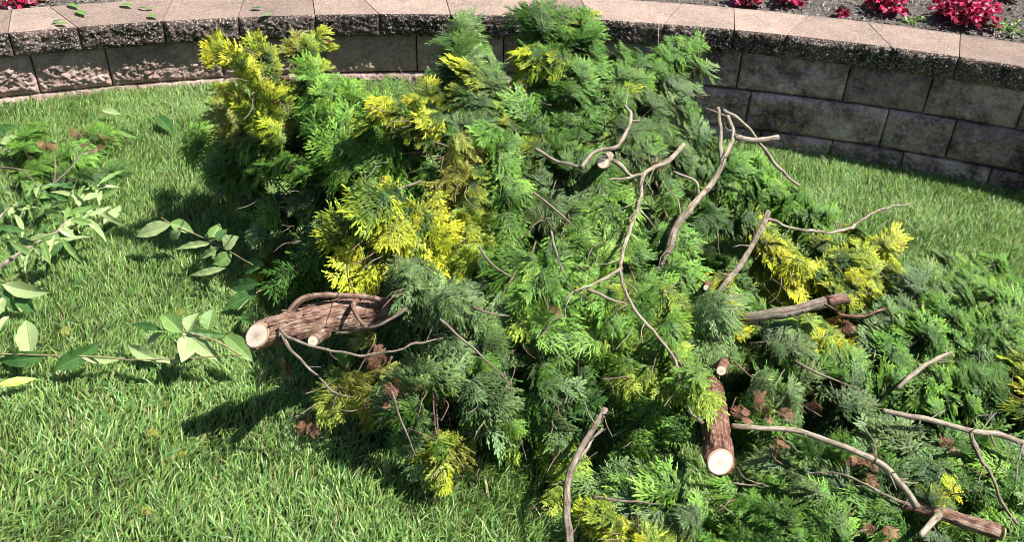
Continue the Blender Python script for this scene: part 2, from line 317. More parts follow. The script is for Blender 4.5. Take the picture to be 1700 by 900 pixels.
# ------------------------------------------------------------------ tubes
def spline(pts, step):
    pts = [np.asarray(p, float) for p in pts]
    if len(pts) == 2: pts = [pts[0], (pts[0]+pts[1])/2, pts[1]]
    P = [2*pts[0]-pts[1]]+pts+[2*pts[-1]-pts[-2]]; out = []
    for i in range(1, len(P)-2):
        L = np.linalg.norm(P[i+1]-P[i]); n = max(2, int(L/step))
        for k in range(n):
            t = k/n; out.append(.5*((2*P[i])+(-P[i-1]+P[i+1])*t+(2*P[i-1]-5*P[i]+4*P[i+1]-P[i+2])*t*t+(-P[i-1]+3*P[i]-3*P[i+1]+P[i+2])*t**3))
    out.append(P[-2]); return np.array(out)
def tube_arrays(path, r0, r1, sides=8, rough=.0, wig=0.0, seed=0, knots=0.0, closed=True):
    n = len(path); s = np.r_[0, np.cumsum(np.linalg.norm(np.diff(path, axis=0), axis=1))]; L = s[-1]
    if wig: 
        w3 = np.stack([fbm(np.stack([s*1.0, s*0+k*9.1+seed, s*0], -1), 14, 3, seed) for k in range(3)], -1); path = path + w3*wig*np.minimum(1, np.minimum(s, L-s)/.03)[:, None]
    T = np.gradient(path, axis=0); T /= np.linalg.norm(T, axis=1)[:, None]+1e-9
    ref = np.array([0, 0, 1.]) if abs(T[0][2]) < .9 else np.array([1., 0, 0]); N = np.zeros_like(T)
    v = np.cross(T[0], ref); v /= np.linalg.norm(v)
    for i in range(n): v = v-T[i]*(v@T[i]); v /= np.linalg.norm(v); N[i] = v
    B = np.cross(T, N); rad = r0+(r1-r0)*(s/L)
    if knots: rad = rad*(1+knots*np.maximum(0, fbm(np.stack([s, s*0+seed, s*0], -1), 22, 2, seed+3)))
    th = np.linspace(0, 2*math.pi, sides, endpoint=False)
    C = np.cos(th)[None, :, None]; S = np.sin(th)[None, :, None]
    D = N[:, None]*C+B[:, None]*S; R_ = rad[:, None, None]*np.ones((1, sides, 1))
    if rough:
        q = np.stack([np.cos(th)[None]*R_[..., 0]*60, np.sin(th)[None]*R_[..., 0]*60, s[:, None]*9+0*th[None]], -1)
        rid = .25-np.abs(fbm(q, 2.2, 3, seed+4)) if sides > 18 else 0
        R_ = R_*(1+rough*.6*fbm(q, 1.2, 4, seed)[..., None]+(rough*.9*rid[..., None] if sides > 18 else 0))
    V = (path[:, None]+D*R_).reshape(-1, 3)
    pr = np.stack([np.repeat(s, sides)+seed*.37, np.tile(th/2/math.pi, n), np.repeat(rad, sides)], -1)
    i, j = np.meshgrid(np.arange(n-1), np.arange(sides), indexing='ij'); j2 = (j+1) % sides
    F = np.stack([i*sides+j, i*sides+j2, (i+1)*sides+j2, (i+1)*sides+j], -1).reshape(-1, 4)
    F3 = np.zeros((0, 3), int)
    if closed:
        e = (n-1)*sides; V = np.vstack([V, path[-1]+T[-1]*rad[-1]*.6, path[0]]); pr = np.vstack([pr, pr[-1], pr[0]])
        k = np.arange(sides); F3 = np.vstack([np.stack([e+k, e+(k+1) % sides, np.full(sides, n*sides)], -1), np.stack([(k+1) % sides, k, np.full(sides, n*sides+1)], -1)])
    return V, F, F3, pr, (path, T, N, B, rad)
class Acc:
    def __init__(s): s.V = []; s.F = []; s.T = []; s.P = []; s.C = []; s.n = 0
    def add(s, V, F, F3=None, P=None, C=None):
        s.V.append(V); s.F.append(np.asarray(F).reshape(-1, 4)+s.n)
        if F3 is not None and len(F3): s.T.append(np.asarray(F3)+s.n)
        if P is not None: s.P.append(P)
        if C is not None: s.C.append(C)
        s.n += len(V)
    def build(s, name, m, root, smooth=False):
        if not s.V: return None
        o = make(name, np.vstack(s.V), np.vstack(s.F) if s.F else None, np.vstack(s.T) if s.T else None, mat=m, smooth=smooth,
                 attr=np.vstack(s.P) if s.P else None, col=np.vstack(s.C) if s.C else None)
        return put(o, root)
def cut_disc(c, T, N, B, r, seed=0, sides=40, thick=.002):
    rings = 9; V = []; P = []
    th = np.linspace(0, 2*math.pi, sides, endpoint=False); irr = 1+.05*fbm(np.stack([np.cos(th), np.sin(th), th*0+seed], -1), 1.5, 3, seed)
    for k in range(rings+1):
        f = k/rings
        for t, w_ in zip(th, irr): V.append(c+(N*math.cos(t)+B*math.sin(t))*r*f*w_+T*(thick-(.0035 if k == rings else 0))); P.append((f, t/6.283, 0))
    F = [];
    for k in range(rings):
        for j in range(sides): F.append([k*sides+j, k*sides+(j+1) % sides, (k+1)*sides+(j+1) % sides, (k+1)*sides+j][::-1])
    return np.array(V), np.array(F), np.array(P)

def wood(root, name, pts, r0, r1, m, sides=9, rough=.12, wig=.003, step=.008, cut0=False, cut1=False, knots=.25, parent=None, seed=None, cutn=None):
    """one piece of bare wood through photo points (px, py, height)"""
    seed = random.randint(0, 999) if seed is None else seed
    if name == 'twig': r0 *= .85; r1 *= .85
    P = spline([at(*p) for p in pts], step)
    V, F, F3, pr, (path, T, N, B, rad) = tube_arrays(P, r0, r1, sides, rough, wig, seed, knots)
    def skew(Q, c, Tn):      # saw the end off square to cutn
        if cutn is None: return Q
        nn = norm(np.array(cutn, float)); rel = Q-c; ax = rel@Tn; w_ = np.clip(1+ax/(3.0*r0), 0, 1)
        lat = rel-ax[:, None]*Tn; return Q-Tn*((lat@nn)/(Tn@nn)*w_)[:, None]
    if cut0: V = skew(V, path[0], -T[0])
    o = make(name, V, F, F3, mat=m, smooth=True, attr=pr); put(o, root)
    for flag, i, sg in ((cut0, 0, -1), (cut1, -1, 1)):
        if flag:
            Tn = T[i]*sg; c = path[i]+Tn*(.0005 if i == 0 else rad[i]*.6+.0005)
            if i == -1: c = path[i]+Tn*(rad[i]*.62)
            Vd, Fd, Pd = cut_disc(c, Tn, N[i], B[i] if sg > 0 else -B[i], rad[i]*.93, seed)
            if i == 0: Vd = skew(Vd, path[0], -T[0])
            d = make('cut_end', Vd, Fd, mat=M_cut, attr=Pd); d.parent = o
            d.matrix_parent_inverse = Matrix.Identity(4)
    return o

# ------------------------------------------------------------------ conifer sprays
def blet(p, d, l, w, sag=.12, tilt=0.0):
    """a leafy branchlet: folded slim diamond in the spray plane"""
    n = np.array([-d[1], d[0], 0]); m = p+d*l*.68; z = np.array([0, 0, 1.])
    sag = sag-tilt; z0 = z; m = m+z*tilt*l*.6
    return np.array([p-n*w*.3, p+n*w*.3, m-n*w*.6-z*.22*w, m+z*w*.35, m+n*w*.6-z*.22*w, p+d*l*.97-n*w*.26-z*sag*l, p+d*l+n*w*.22-z*sag*l]), \
        np.array([[0, 1, 3], [0, 3, 2], [1, 4, 3], [2, 3, 5], [3, 6, 5], [3, 4, 6]])
def spray_proto(r, style):
    L = 1.0; V = []; F = []; T = []; BR_ = []; n = 0
    def add(p, d, l, w, t0):
        nonlocal n
        w = w*r.uniform(.75, 1.2)
        BR_.extend([float(r.uniform(.5, 1.6))]*7)
        v, f = blet(p, d, l, w, .08, float(r.normal(0, .15))*(t0 > .2)); V.append(v); F.append(f+n); n += len(v); T.append(np.array([t0-.1, t0-.1, t0, t0, t0, t0+.14, t0+.14]))
    dense = style == 'f'
    ns = 8 if dense else 7; wid = .038 if dense else .030
    rot = lambda d, a: np.array([d[0]*math.cos(a)-d[1]*math.sin(a), d[0]*math.sin(a)+d[1]*math.cos(a), 0])
    ax = np.array([1., 0, 0]); p = np.zeros(3); pos = []; ang = 0
    for k in range(ns+1):
        pos.append((p.copy(), ax.copy())); ang = r.normal(0, .09); ax = rot(ax, ang); p = p+ax*(L*.82/ns)
    for k in range(ns): # axis
        add(pos[k][0], (pos[k+1][0]-pos[k][0])/(L*.82/ns), L*.82/ns*1.25, wid*.9, k/ns*.5)
    add(pos[-1][0], pos[-1][1], .2, wid, 1)
    for k in range(ns):
        f = k/(ns-1); base, a = pos[k]
        for sd_ in (1, -1):
            if r.random() < .08: continue
            ln = (.50*math.sin(math.pi*(.22+.70*f))**.8+.08)*r.uniform(.8, 1.15)*(1.0 if dense else 1.1)
            d = rot(a, sd_*(math.radians(58-18*f)+r.normal(0, .12))); q = base.copy(); m = max(2, int(ln/.118)); st = ln/m
            for j in range(m):
                fj = (j+1)/m; add(q, d, st*1.25, wid, .25+.35*fj+.3*f)
                for s2 in (1, -1):
                    if r.random() < .12: continue
                    l2 = (.19 if dense else .25)*r.uniform(.55, 1.2)*(1-.35*fj)
                    add(q+d*st*.3, rot(d, s2*r.uniform(.42, .72)), l2, wid*(.95 if dense else .9), .35+.35*fj+.3*f)
                q = q+d*st; d = rot(d, -sd_*.09+r.normal(0, .08))
            add(q, d, .15*r.uniform(.8, 1.2), wid, .75+.3*f)
    V = np.vstack(V); F = np.vstack(F); T = np.clip(np.concatenate(T), 0, 1)
    # droop and cup
    V[:, 2] += -r.uniform(.1, .6)*V[:, 0]**2 - .6*V[:, 1]**2*r.uniform(-.6, 1.5) + .05*np.sin(V[:, 0]*9+r.uniform(0, 6))*V[:, 1] + .02*np.sin(V[:, 0]*14)
    return V, F, T, np.array(BR_)[:, None]
pr_ = np.random.default_rng(3)
PROTO = {s: [spray_proto(pr_, s) for _ in range(9)] for s in 'ft'}
COLS = {  # base, tip
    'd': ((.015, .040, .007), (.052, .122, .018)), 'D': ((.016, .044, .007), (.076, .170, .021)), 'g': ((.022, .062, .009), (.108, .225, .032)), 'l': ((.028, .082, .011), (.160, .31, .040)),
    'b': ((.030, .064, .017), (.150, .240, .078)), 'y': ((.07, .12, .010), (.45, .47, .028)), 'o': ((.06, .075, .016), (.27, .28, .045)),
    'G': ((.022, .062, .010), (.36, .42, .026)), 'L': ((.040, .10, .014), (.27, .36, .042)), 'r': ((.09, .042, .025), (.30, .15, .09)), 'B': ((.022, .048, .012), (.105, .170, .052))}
def norm(v): return v/(np.linalg.norm(v)+1e-9)
UP = np.array([0, 0, 1.])
GAPS = [(at(x, y, h), rad*.00150) for x, y, h, rad in [(478,400,.22,48),(722,258,.5,36),(885,400,.38,34),(1240,430,.30,46),(1235,625,.22,36),(1148,755,.15,34),(735,690,.18,36),(610,600,.22,40),(455,300,.32,38),
    (570,90,.55,36),(1010,210,.54,34),(1190,400,.34,32),(1375,640,.17,22),(1560,725,.13,26),(1000,745,.14,38),(1040,690,.2,30),(930,300,.48,36),(620,380,.38,0),(690,330,.46,26),(1060,450,.4,24),(800,470,.36,22),(860,640,.2,30),(1090,330,.42,28),(1450,600,.15,26),(560,330,.36,26)]]
GP = np.array([g_[0] for g_ in GAPS]); GR = np.array([g_[1] for g_ in GAPS])
def bough(acc, twig, p0, p1, W, code, style='f', nrm=None, r=None, size=.095, arch=.10, density=1.0, stem_r=.004, under=False):
    p1 = p0+(p1-p0)*max(.45, 1-.6*size/max(.01, np.linalg.norm(p1-p0)))
    Lm = np.linalg.norm(p1-p0); mid = (p0+p1)/2+UP*arch*Lm+r.normal(0, .03*Lm, 3); ts = np.linspace(0, 1, 15)[:, None]
    path = (1-ts)**2*p0+2*ts*(1-ts)*mid+ts**2*p1
    n = norm(np.array([0, -.55, .8]) if nrm is None else np.array(nrm, float)); n = norm(n+r.normal(0, .13, 3))
    V, F, F3, P, _ = tube_arrays(path-n*.022*np.sin(ts*2.2+.3), stem_r*.8, .0010, 5, 0, .002, int(r.integers(999))); twig.add(V, F, F3, P)
    W = W*.82; tot = []
    rows = max(2, int(round(Lm*density/.043))); R0 = size*1.0
    SW = {'y': 'yyLyG', 'G': 'GGGLG', 'g': 'gggggl', 'l': 'lllg', 'b': 'bbbgB', 'd': 'dddD', 'D': 'DDDg', 'L': 'LLLl'}
    for i in range(rows):
        s = (i+.25)/rows; k = s*14; a = int(min(k, 13)); f = k-a; pos = path[a]*(1-f)+path[a+1]*f; T = norm(path[a+1]-path[a]); S = norm(np.cross(n, T)); nn = norm(np.cross(T, S))
        half = W*(math.sin(math.pi*(.28+.62*s))**.7); nl = max(1, int(round(2*half/(.046/density**.5)))); off = (i % 2)*.5
        for j in range(nl):
            if r.random() < .14 and nl > 1: continue
            u = ((j+.5+off*.5)/nl*2-1)+r.normal(0, .10); u = max(-1.1, min(1.1, u)); lat = u*half*.8
            ang = u*math.radians(58)*(1 if half > .03 else .4)+r.normal(0, .22); d = norm(T*math.cos(ang)+S*math.sin(ang)-UP*.10)
            hgt = r.normal(0, .026)-.035*u*u*(half/.08); c = pos+S*lat+nn*hgt+T*r.normal(0, .012)-d*R0*.35
            cf = c+d*R0*.6; dv = GP-cf; los = norm(cf-np.array([0, 0, CAMH])); perp = np.linalg.norm(dv-(dv@los)[:, None]*los, axis=1)
            if (perp < GR*.8).any(): continue
            tt = np.linspace(0, 1, 5)[:, None]; jn = path[max(0, a-2)]-n*.02; V, F, F3, P, _ = tube_arrays(jn+(c-jn)*tt-nn*.012*np.sin(tt*3.1), .0018, .0010, 3, 0, 0, 1); twig.add(V, F, F3, P)
            q = norm(np.cross(nn, d)); nc = norm(nn*.8+np.array([.08, -.26, .30])+d*r.normal(.08, .26)+q*r.normal(0, .30)); q = norm(np.cross(nc, d)); d2 = np.cross(q, nc)
            cs_ = R0*r.uniform(.6, 1.3); sw = SW.get(code, code); cd0 = sw[int(r.integers(len(sw)))]; tone = r.uniform(.75, 1.22)
            for lay, (m, spread, sc, zo, dr) in enumerate(((1, .30, 1.0, .013, .05), (2, .75, 1.10, .003, -.08), (3, 1.20, 1.0, -.009, -.22))):
                for e in range(m):
                    cd = cd0 if r.random() < .72 else sw[-1]; th = ((e+.5)/m*2-1)*spread+r.normal(0, .28); dd = norm(d2*math.cos(th)+q*math.sin(th)+nc*(dr+r.normal(0, .10)))
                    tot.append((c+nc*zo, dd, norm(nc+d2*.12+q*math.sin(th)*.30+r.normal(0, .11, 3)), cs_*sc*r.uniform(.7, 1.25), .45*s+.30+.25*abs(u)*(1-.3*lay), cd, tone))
    for _ in range(3): tot.append((path[-2]-n*.005, norm(path[-1]-path[-3]+r.normal(0, .012, 3)), norm(n+r.normal(0, .2, 3)), size*r.uniform(.9, 1.2), 1, code, 1.0))
    for (pp, dd, nn, sc, sa_, cd, tone) in tot:
        hit = False
        for fr in (.45, .95):
            cf = pp+dd*sc*fr; los = norm(cf-np.array([0, 0, CAMH])); dv = GP-cf; al = dv@los; perp = np.linalg.norm(dv-al[:, None]*los, axis=1)
            if ((perp < GR*(.85 if not under else .6)) & (al < .28)).any(): hit = True
        if hit: continue
        Vp, Fp, Tp, Bp = PROTO[style][int(r.integers(9))]; c0, c1 = COLS[cd]
        S = norm(np.cross(nn, dd)); N2 = np.cross(dd, S); M = np.stack([dd, S*(1 if r.random() < .5 else -1), N2])*sc
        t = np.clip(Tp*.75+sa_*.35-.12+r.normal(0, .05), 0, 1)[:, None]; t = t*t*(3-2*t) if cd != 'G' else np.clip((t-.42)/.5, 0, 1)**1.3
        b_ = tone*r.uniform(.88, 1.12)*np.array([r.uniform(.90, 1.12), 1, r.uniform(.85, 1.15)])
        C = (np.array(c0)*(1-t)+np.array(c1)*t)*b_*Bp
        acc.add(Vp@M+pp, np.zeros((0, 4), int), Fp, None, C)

K = .00135   # metres per photo pixel at the pile
SHELF = (0, -.12, 1); FACE = (0, -.8, .55); LEFT = (-.5, -.4, .75); RIGHT = (.45, -.4, .8)
BR = []  # (label, [boughs], dead bits)
def B(label, boughs, dead=(), twigs=(), name='conifer_branch', grp='cut conifer branches heaped on the lawn'):
    BR.append((label, boughs, dead, twigs, name, grp))
#  bough: x0,y0,h0, x1,y1,h1, halfwidth px, colour, style, normal
B('golden yellow conifer branch leaning up left in front of the pale wall blocks', [(480,225,.46,343,58,.72,15,'y','f',LEFT),(470,180,.54,380,95,.68,13,'y','f',LEFT),(490,240,.42,352,135,.60,15,'y','f',LEFT),(480,240,.44,390,170,.55,15,'y','f',LEFT),(470,190,.50,428,58,.68,15,'G','f',None),(500,200,.45,470,120,.55,35,'o','t',None)], dead=[(470,130,.55,10)], twigs=[[(455,110,.55),(420,88,.62),(400,78,.64)]])
B('small yellow and brown topped conifer tip against the dark cap edge', [(520,180,.5,525,42,.70,20,'G','f',None),(520,190,.48,490,70,.62,22,'o','t',None)], dead=[(545,75,.62,9),(500,60,.62,8)])
B('rounded bright green conifer branch, left shoulder of the heap', [(630,300,.42,505,95,.66,62,'l','f',None),(640,260,.48,570,120,.64,60,'l','f',None),(640,240,.5,650,150,.6,48,'g','t',None),(600,260,.46,500,170,.58,45,'l','f',LEFT)])
B('dark green conifer branch spilling left into shade over the lawn', [(500,270,.40,318,225,.26,40,'g','f',LEFT),(490,300,.36,335,285,.20,44,'D','f',None),(490,330,.30,372,330,.14,36,'b','f',None),(510,290,.44,400,250,.34,36,'g','f',None),(500,240,.40,400,190,.36,40,'g','f',LEFT),(430,240,.3,318,222,.26,14,'G','f',LEFT)])
B('grey green conifer branch drooping at the left above the log', [(570,240,.46,430,330,.26,50,'b','f',LEFT),(570,290,.42,410,410,.14,50,'b','f',None),(570,330,.38,480,420,.18,48,'b','t',None),(520,360,.24,415,455,.05,34,'G','f',None),(560,380,.3,470,480,.1,40,'d','f',None)])
B('light green flat conifer branch pointing left below the yellow shelf', [(720,210,.60,525,255,.50,46,'l','f',None),(710,250,.56,540,290,.46,40,'l','f',None),(700,280,.5,560,340,.4,50,'g','f',None),(690,220,.56,590,230,.52,40,'b','t',None)], dead=[(640,325,.45,22)], twigs=[[(700,300,.48),(655,320,.47),(640,350,.44)]])
B('narrow yellow edged conifer spray reaching left from the dark heart of the heap', [(745,240,.60,600,188,.64,24,'G','f',SHELF),(740,215,.62,620,180,.66,16,'y','f',SHELF),(760,170,.64,690,155,.66,18,'G','f',SHELF)])
B('tall grey green feathery conifer frond overlapping the wall cap', [(765,260,.54,785,0,.80,58,'b','t',(0,-.9,.5)),(765,250,.53,730,110,.66,50,'b','t',(0,-.9,.5)),(770,180,.60,765,40,.74,46,'b','t',(0,-.9,.5)),(800,200,.6,830,90,.7,40,'b','t',(0,-.9,.5))])
B('tallest dark green conifer top with yellow tips rising over the wall cap', [(965,330,.46,965,10,.80,84,'D','f',(0,-.6,.8)),(950,250,.55,885,45,.74,56,'D','f',SHELF),(950,190,.62,930,0,.82,44,'D','f',(0,-.6,.8)),(945,120,.70,972,2,.83,30,'G','f',SHELF),(960,160,.64,860,85,.74,30,'G','f',SHELF),(970,240,.56,1030,90,.70,58,'D','f',SHELF),(960,270,.52,1038,150,.64,44,'G','f',SHELF),(950,340,.44,930,220,.58,60,'d','f',FACE),(900,60,.74,855,10,.79,40,'d','t',None),(960,340,.44,1000,250,.56,50,'D','f',None)])
B('layered dark green conifer branch with yellow rims left of the tallest top', [(900,290,.50,728,128,.66,56,'G','f',SHELF),(900,230,.56,750,110,.70,38,'G','f',SHELF),(890,280,.52,725,185,.60,50,'D','f',SHELF),(890,330,.46,770,250,.52,46,'d','f',None),(900,250,.54,830,150,.66,50,'D','f',SHELF),(770,240,.52,655,165,.56,36,'b','f',None),(900,340,.45,850,260,.53,40,'l','t',None)])
B('small green conifer sprig jutting right over the shaded wall blocks', [(1040,170,.58,1172,52,.64,36,'g','f',FACE),(1060,180,.55,1185,125,.54,34,'b','f',None),(1030,150,.6,1100,80,.66,34,'d','f',None)], twigs=[[(1010,135,.63),(1040,125,.66),(1058,108,.67)]])
B('dusty grey green conifer branch behind the pale forked stick', [(1000,230,.54,1160,170,.52,50,'b','t',None),(1020,270,.5,1180,230,.44,54,'b','t',None),(1010,200,.57,1090,140,.58,44,'b','t',None),(1100,260,.44,1200,290,.36,44,'B','f',None),(1180,260,.38,1290,300,.26,46,'g','f',None)], dead=[(1090,270,.46,14)])
B('olive yellow conifer tuft in the middle above the golden mass', [(770,245,.57,722,320,.50,40,'o','t',None),(770,260,.55,750,330,.48,34,'o','f',None),(760,240,.56,710,260,.54,25,'G','f',None)])
B('green hanging conifer branch with yellow tips in the centre of the heap', [(820,225,.60,850,440,.38,40,'g','f',FACE),(830,250,.57,870,330,.48,34,'l','f',None),(790,290,.54,765,455,.37,20,'G','f',FACE),(800,330,.5,825,445,.38,24,'G','f',FACE),(770,340,.5,775,480,.36,16,'y','f',FACE)])
B('golden yellow mass of conifer foliage above the sawn log', [(670,330,.50,565,475,.38,54,'y','f',None),(680,350,.50,600,470,.40,44,'y','f',None),(690,335,.50,645,490,.35,54,'y','f',None),(700,345,.50,735,470,.36,46,'y','f',None),(660,330,.50,550,395,.42,40,'G','f',None),(700,370,.46,690,480,.36,50,'G','f',None)])
B('shadowed blue green conifer branch at the centre of the heap', [(940,260,.52,890,400,.42,54,'B','t',None),(960,290,.5,1020,390,.42,50,'b','t',None),(930,350,.45,960,430,.4,46,'B','f',None)], twigs=[[(885,320,.52),(920,345,.5),(955,378,.46)],[(915,385,.46),(925,425,.44),(942,462,.42)]])
B('bright green fan of conifer beside the long pale curved stick', [(980,330,.48,950,455,.42,50,'g','f',None),(1000,340,.48,1035,450,.40,46,'l','f',None),(960,380,.46,980,470,.4,40,'l','t',None)])
B('yellow green conifer fans facing the viewer, middle of the heap', [(890,400,.46,868,560,.33,42,'L','f',None),(910,400,.46,945,570,.32,46,'l','f',None),(870,430,.44,900,600,.3,50,'l','t',None),(980,460,.4,1000,560,.32,36,'L','t',None)], dead=[(915,520,.37,10)])
B('grey green conifer branch fanning across the end of the sawn log', [(660,470,.40,790,555,.30,46,'b','f',None),(720,490,.38,865,640,.24,54,'b','t',None),(690,450,.44,660,500,.42,20,'b','f',None),(790,450,.40,850,540,.33,40,'b','t',None),(740,540,.33,770,660,.22,46,'b','f',None)], twigs=[[(730,530,.37),(765,560,.35),(800,590,.33),(850,640,.28)],[(795,410,.45),(820,440,.43),(852,462,.41)],[(785,510,.38),(815,520,.37),(845,525,.35)]])
B('conifer branch hanging to the grass with one bright yellow lower edge', [(700,620,.30,690,790,.10,42,'b','f',None),(720,640,.28,745,815,.08,24,'y','f',RIGHT),(720,620,.28,730,790,.10,34,'L','f',None),(660,620,.28,660,700,.18,30,'b','t',None)], dead=[(665,640,.27,20),(660,690,.2,14),(635,600,.3,14)], twigs=[[(650,650,.3),(665,700,.24),(690,758,.16)]])
B('blue green conifer branch dropping to the grass right of the yellow edged one', [(800,600,.29,800,740,.12,44,'b','f',None),(850,580,.3,840,700,.14,44,'B','t',None),(830,620,.26,820,720,.12,40,'b','t',None),(840,690,.16,850,760,.06,20,'L','f',None)])
B('olive conifer sprays poking out below the sawn log', [(620,570,.26,560,680,.12,40,'o','t',None),(650,590,.26,600,700,.12,34,'o','t',None),(580,600,.2,530,690,.1,26,'L','t',None)], dead=[(475,605,.12,9),(510,708,.06,7)])
B('deep green conifer branch in shade over the bare foreground stick', [(900,560,.32,890,710,.16,60,'d','f',None),(960,560,.32,980,710,.16,48,'d','f',None),(900,620,.26,940,740,.12,50,'B','f',None),(850,640,.22,880,720,.1,40,'d','f',None)])
B('pale yellow green conifer fans above the upright sawn stump', [(1060,480,.38,1025,650,.26,48,'L','t',None),(1090,500,.37,1115,670,.26,46,'L','t',None),(1110,560,.36,1172,690,.33,28,'L','f',None),(1010,500,.38,990,610,.28,34,'l','t',None),(1060,560,.32,1080,690,.22,40,'L','t',None)])
B('mid green conifer branch filling the middle right of the heap', [(1090,300,.46,1135,430,.38,50,'g','f',None),(1090,390,.42,1150,560,.30,54,'g','f',None),(1040,430,.42,1070,550,.34,46,'g','f',None),(1150,460,.36,1180,600,.27,44,'b','t',None)])
B('bright green conifer branch under the curved pale twig at right', [(1190,310,.40,1295,335,.34,42,'l','f',SHELF),(1240,330,.38,1385,400,.22,44,'g','f',None),(1185,350,.36,1195,480,.22,40,'d','f',None),(1230,380,.32,1330,440,.24,44,'G','f',None),(1290,320,.3,1380,360,.2,40,'g','f',None)])
B('lime yellow conifer branch between the leaning stick and broken limb', [(1250,380,.34,1330,490,.26,34,'y','f',RIGHT),(1270,400,.34,1340,470,.28,26,'y','f',None),(1260,420,.28,1300,510,.2,40,'G','f',None),(1180,430,.28,1240,500,.2,40,'d','f',None),(1270,370,.32,1290,440,.26,20,'G','f',None)])
B('golden conifer branch at the right rim beside the sunny lawn', [(1350,470,.27,1460,430,.24,34,'y','f',None),(1380,500,.25,1500,450,.21,34,'y','f',None),(1340,460,.24,1480,410,.22,38,'y','f',None),(1370,490,.22,1505,465,.18,36,'y','f',None),(1400,440,.22,1430,385,.2,28,'G','f',None),(1330,430,.24,1440,450,.2,40,'G','f',None)], dead=[(1485,410,.14,20)])
B('little golden conifer tip hanging below the broken limb', [(1330,535,.25,1410,620,.19,28,'y','f',None),(1330,530,.20,1400,618,.15,30,'y','f',None),(1360,560,.18,1420,600,.14,24,'y','f',None)])
B('small gold conifer tuft between stub and broken limb', [(1195,480,.31,1215,570,.26,20,'y','f',None),(1190,500,.3,1200,560,.26,20,'G','f',None)])
B('short green upright conifer sprig crossing the broken limb', [(1290,600,.22,1240,480,.34,28,'g','f',None),(1320,600,.2,1290,510,.28,30,'g','f',None),(1270,620,.2,1310,560,.24,34,'b','t',None)])
B('wide grey green conifer branch at the far right edge on the grass', [(1450,570,.20,1590,450,.14,50,'b','f',None),(1480,600,.20,1680,490,.14,50,'g','f',None),(1540,570,.18,1710,560,.14,52,'g','f',None),(1560,500,.16,1670,440,.10,40,'l','f',RIGHT),(1620,560,.16,1780,480,.10,50,'l','f',RIGHT),(1520,520,.16,1560,430,.10,40,'b','t',RIGHT)], dead=[(1520,510,.16,16)])
B('grey green conifer branch with rusty dead needles right of the stump', [(1220,600,.28,1335,700,.18,48,'b','t',None),(1260,570,.26,1395,660,.18,46,'b','t',None),(1250,660,.22,1290,730,.16,30,'g','f',None),(1300,600,.24,1340,660,.2,40,'B','f',None)], dead=[(1275,685,.24,26),(1235,690,.22,14),(1300,735,.18,16)], twigs=[[(1320,600,.27),(1370,625,.25),(1440,655,.22)]])
B('dark conifer branch with brown patches under the right bare limb', [(1400,640,.20,1560,570,.14,48,'b','f',None),(1430,660,.18,1610,640,.14,50,'g','f',None),(1400,690,.16,1510,740,.12,48,'B','f',None),(1480,620,.18,1560,690,.12,46,'b','t',None)], dead=[(1400,545,.18,24),(1450,530,.18,18),(1490,720,.15,20),(1350,665,.18,10)])
B('green conifer branch at the right edge below the grey one', [(1560,690,.15,1700,620,.12,48,'g','f',None),(1580,640,.14,1720,660,.1,50,'d','f',None),(1640,700,.12,1780,700,.08,60,'d','f',None),(1600,600,.14,1740,600,.1,50,'b','t',None)])
B('narrow golden conifer tip at the right edge of the photo', [(1710,700,.16,1685,600,.14,18,'y','f',None),(1720,690,.16,1700,640,.14,18,'G','f',None)])
B('bright green plume shaped conifer sprays at the bottom below the stump', [(1340,920,.12,1190,800,.14,36,'l','f',None),(1300,930,.1,1175,850,.1,36,'g','f',None),(1400,900,.14,1270,790,.15,38,'g','f',None),(1360,850,.16,1290,740,.17,34,'b','f',None),(1230,940,.08,1160,880,.08,34,'g','f',None)], twigs=[[(1200,800,.1),(1230,805,.1),(1275,808,.1)]])
B('mid green conifer sprays between the foreground stick and stump', [(1150,860,.12,1060,790,.15,38,'g','f',None),(1050,880,.1,970,800,.12,34,'b','f',None),(1080,650,.24,1060,770,.12,50,'g','f',None),(1120,720,.18,1090,840,.08,34,'g','f',None),(1130,780,.14,985,820,.10,42,'b','f',None),(1060,700,.2,1010,780,.12,44,'g','f',None),(1130,860,.10,1000,860,.08,40,'b','f',None),(1080,800,.12,1130,900,.06,40,'d','f',None)], dead=[(1090,840,.1,12)], twigs=[[(985,825,.14),(1030,832,.14),(1100,838,.13)]])
B('golden yellow conifer tips at the bottom edge of the photo', [(1110,915,.10,965,848,.12,20,'y','f',None),(1120,930,.10,1020,880,.10,22,'y','f',None),(1060,920,.08,1000,880,.10,18,'y','f',None)])
B('grey green conifer foliage spread around the lower right log', [(1480,860,.13,1330,835,.12,42,'g','f',None),(1530,790,.15,1430,700,.17,38,'b','f',None),(1420,830,.13,1260,770,.15,40,'b','f',None),(1590,800,.12,1520,730,.14,36,'g','f',None),(1400,760,.15,1290,730,.16,30,'g','t',None),(1560,850,.14,1420,745,.16,44,'b','f',None),(1500,880,.12,1360,800,.13,42,'g','f',None),(1570,910,.1,1420,880,.08,44,'b','f',None),(1480,800,.14,1350,760,.14,36,'b','t',None),(1640,960,.06,1480,930,.05,50,'d','f',None),(1360,900,.08,1440,950,.05,44,'d','f',None)], dead=[(1440,770,.16,20),(1460,880,.12,20),(1490,790,.14,14)])
B('small gold tuft of conifer beside the lower right log', [(1520,850,.15,1600,815,.14,20,'y','t',None),(1540,850,.14,1580,850,.12,16,'y','t',None)])
B('dark green conifer branch in the lower right corner', [(1700,800,.1,1610,790,.12,40,'g','f',None),(1720,900,.06,1600,900,.06,40,'g','f',None),(1620,720,.14,1660,850,.06,46,'g','f',None),(1560,720,.14,1600,820,.08,44,'d','f',None),(1680,740,.12,1720,860,.05,50,'b','t',None),(1660,860,.06,1740,940,.04,50,'d','f',None)], dead=[(1575,735,.14,10)])
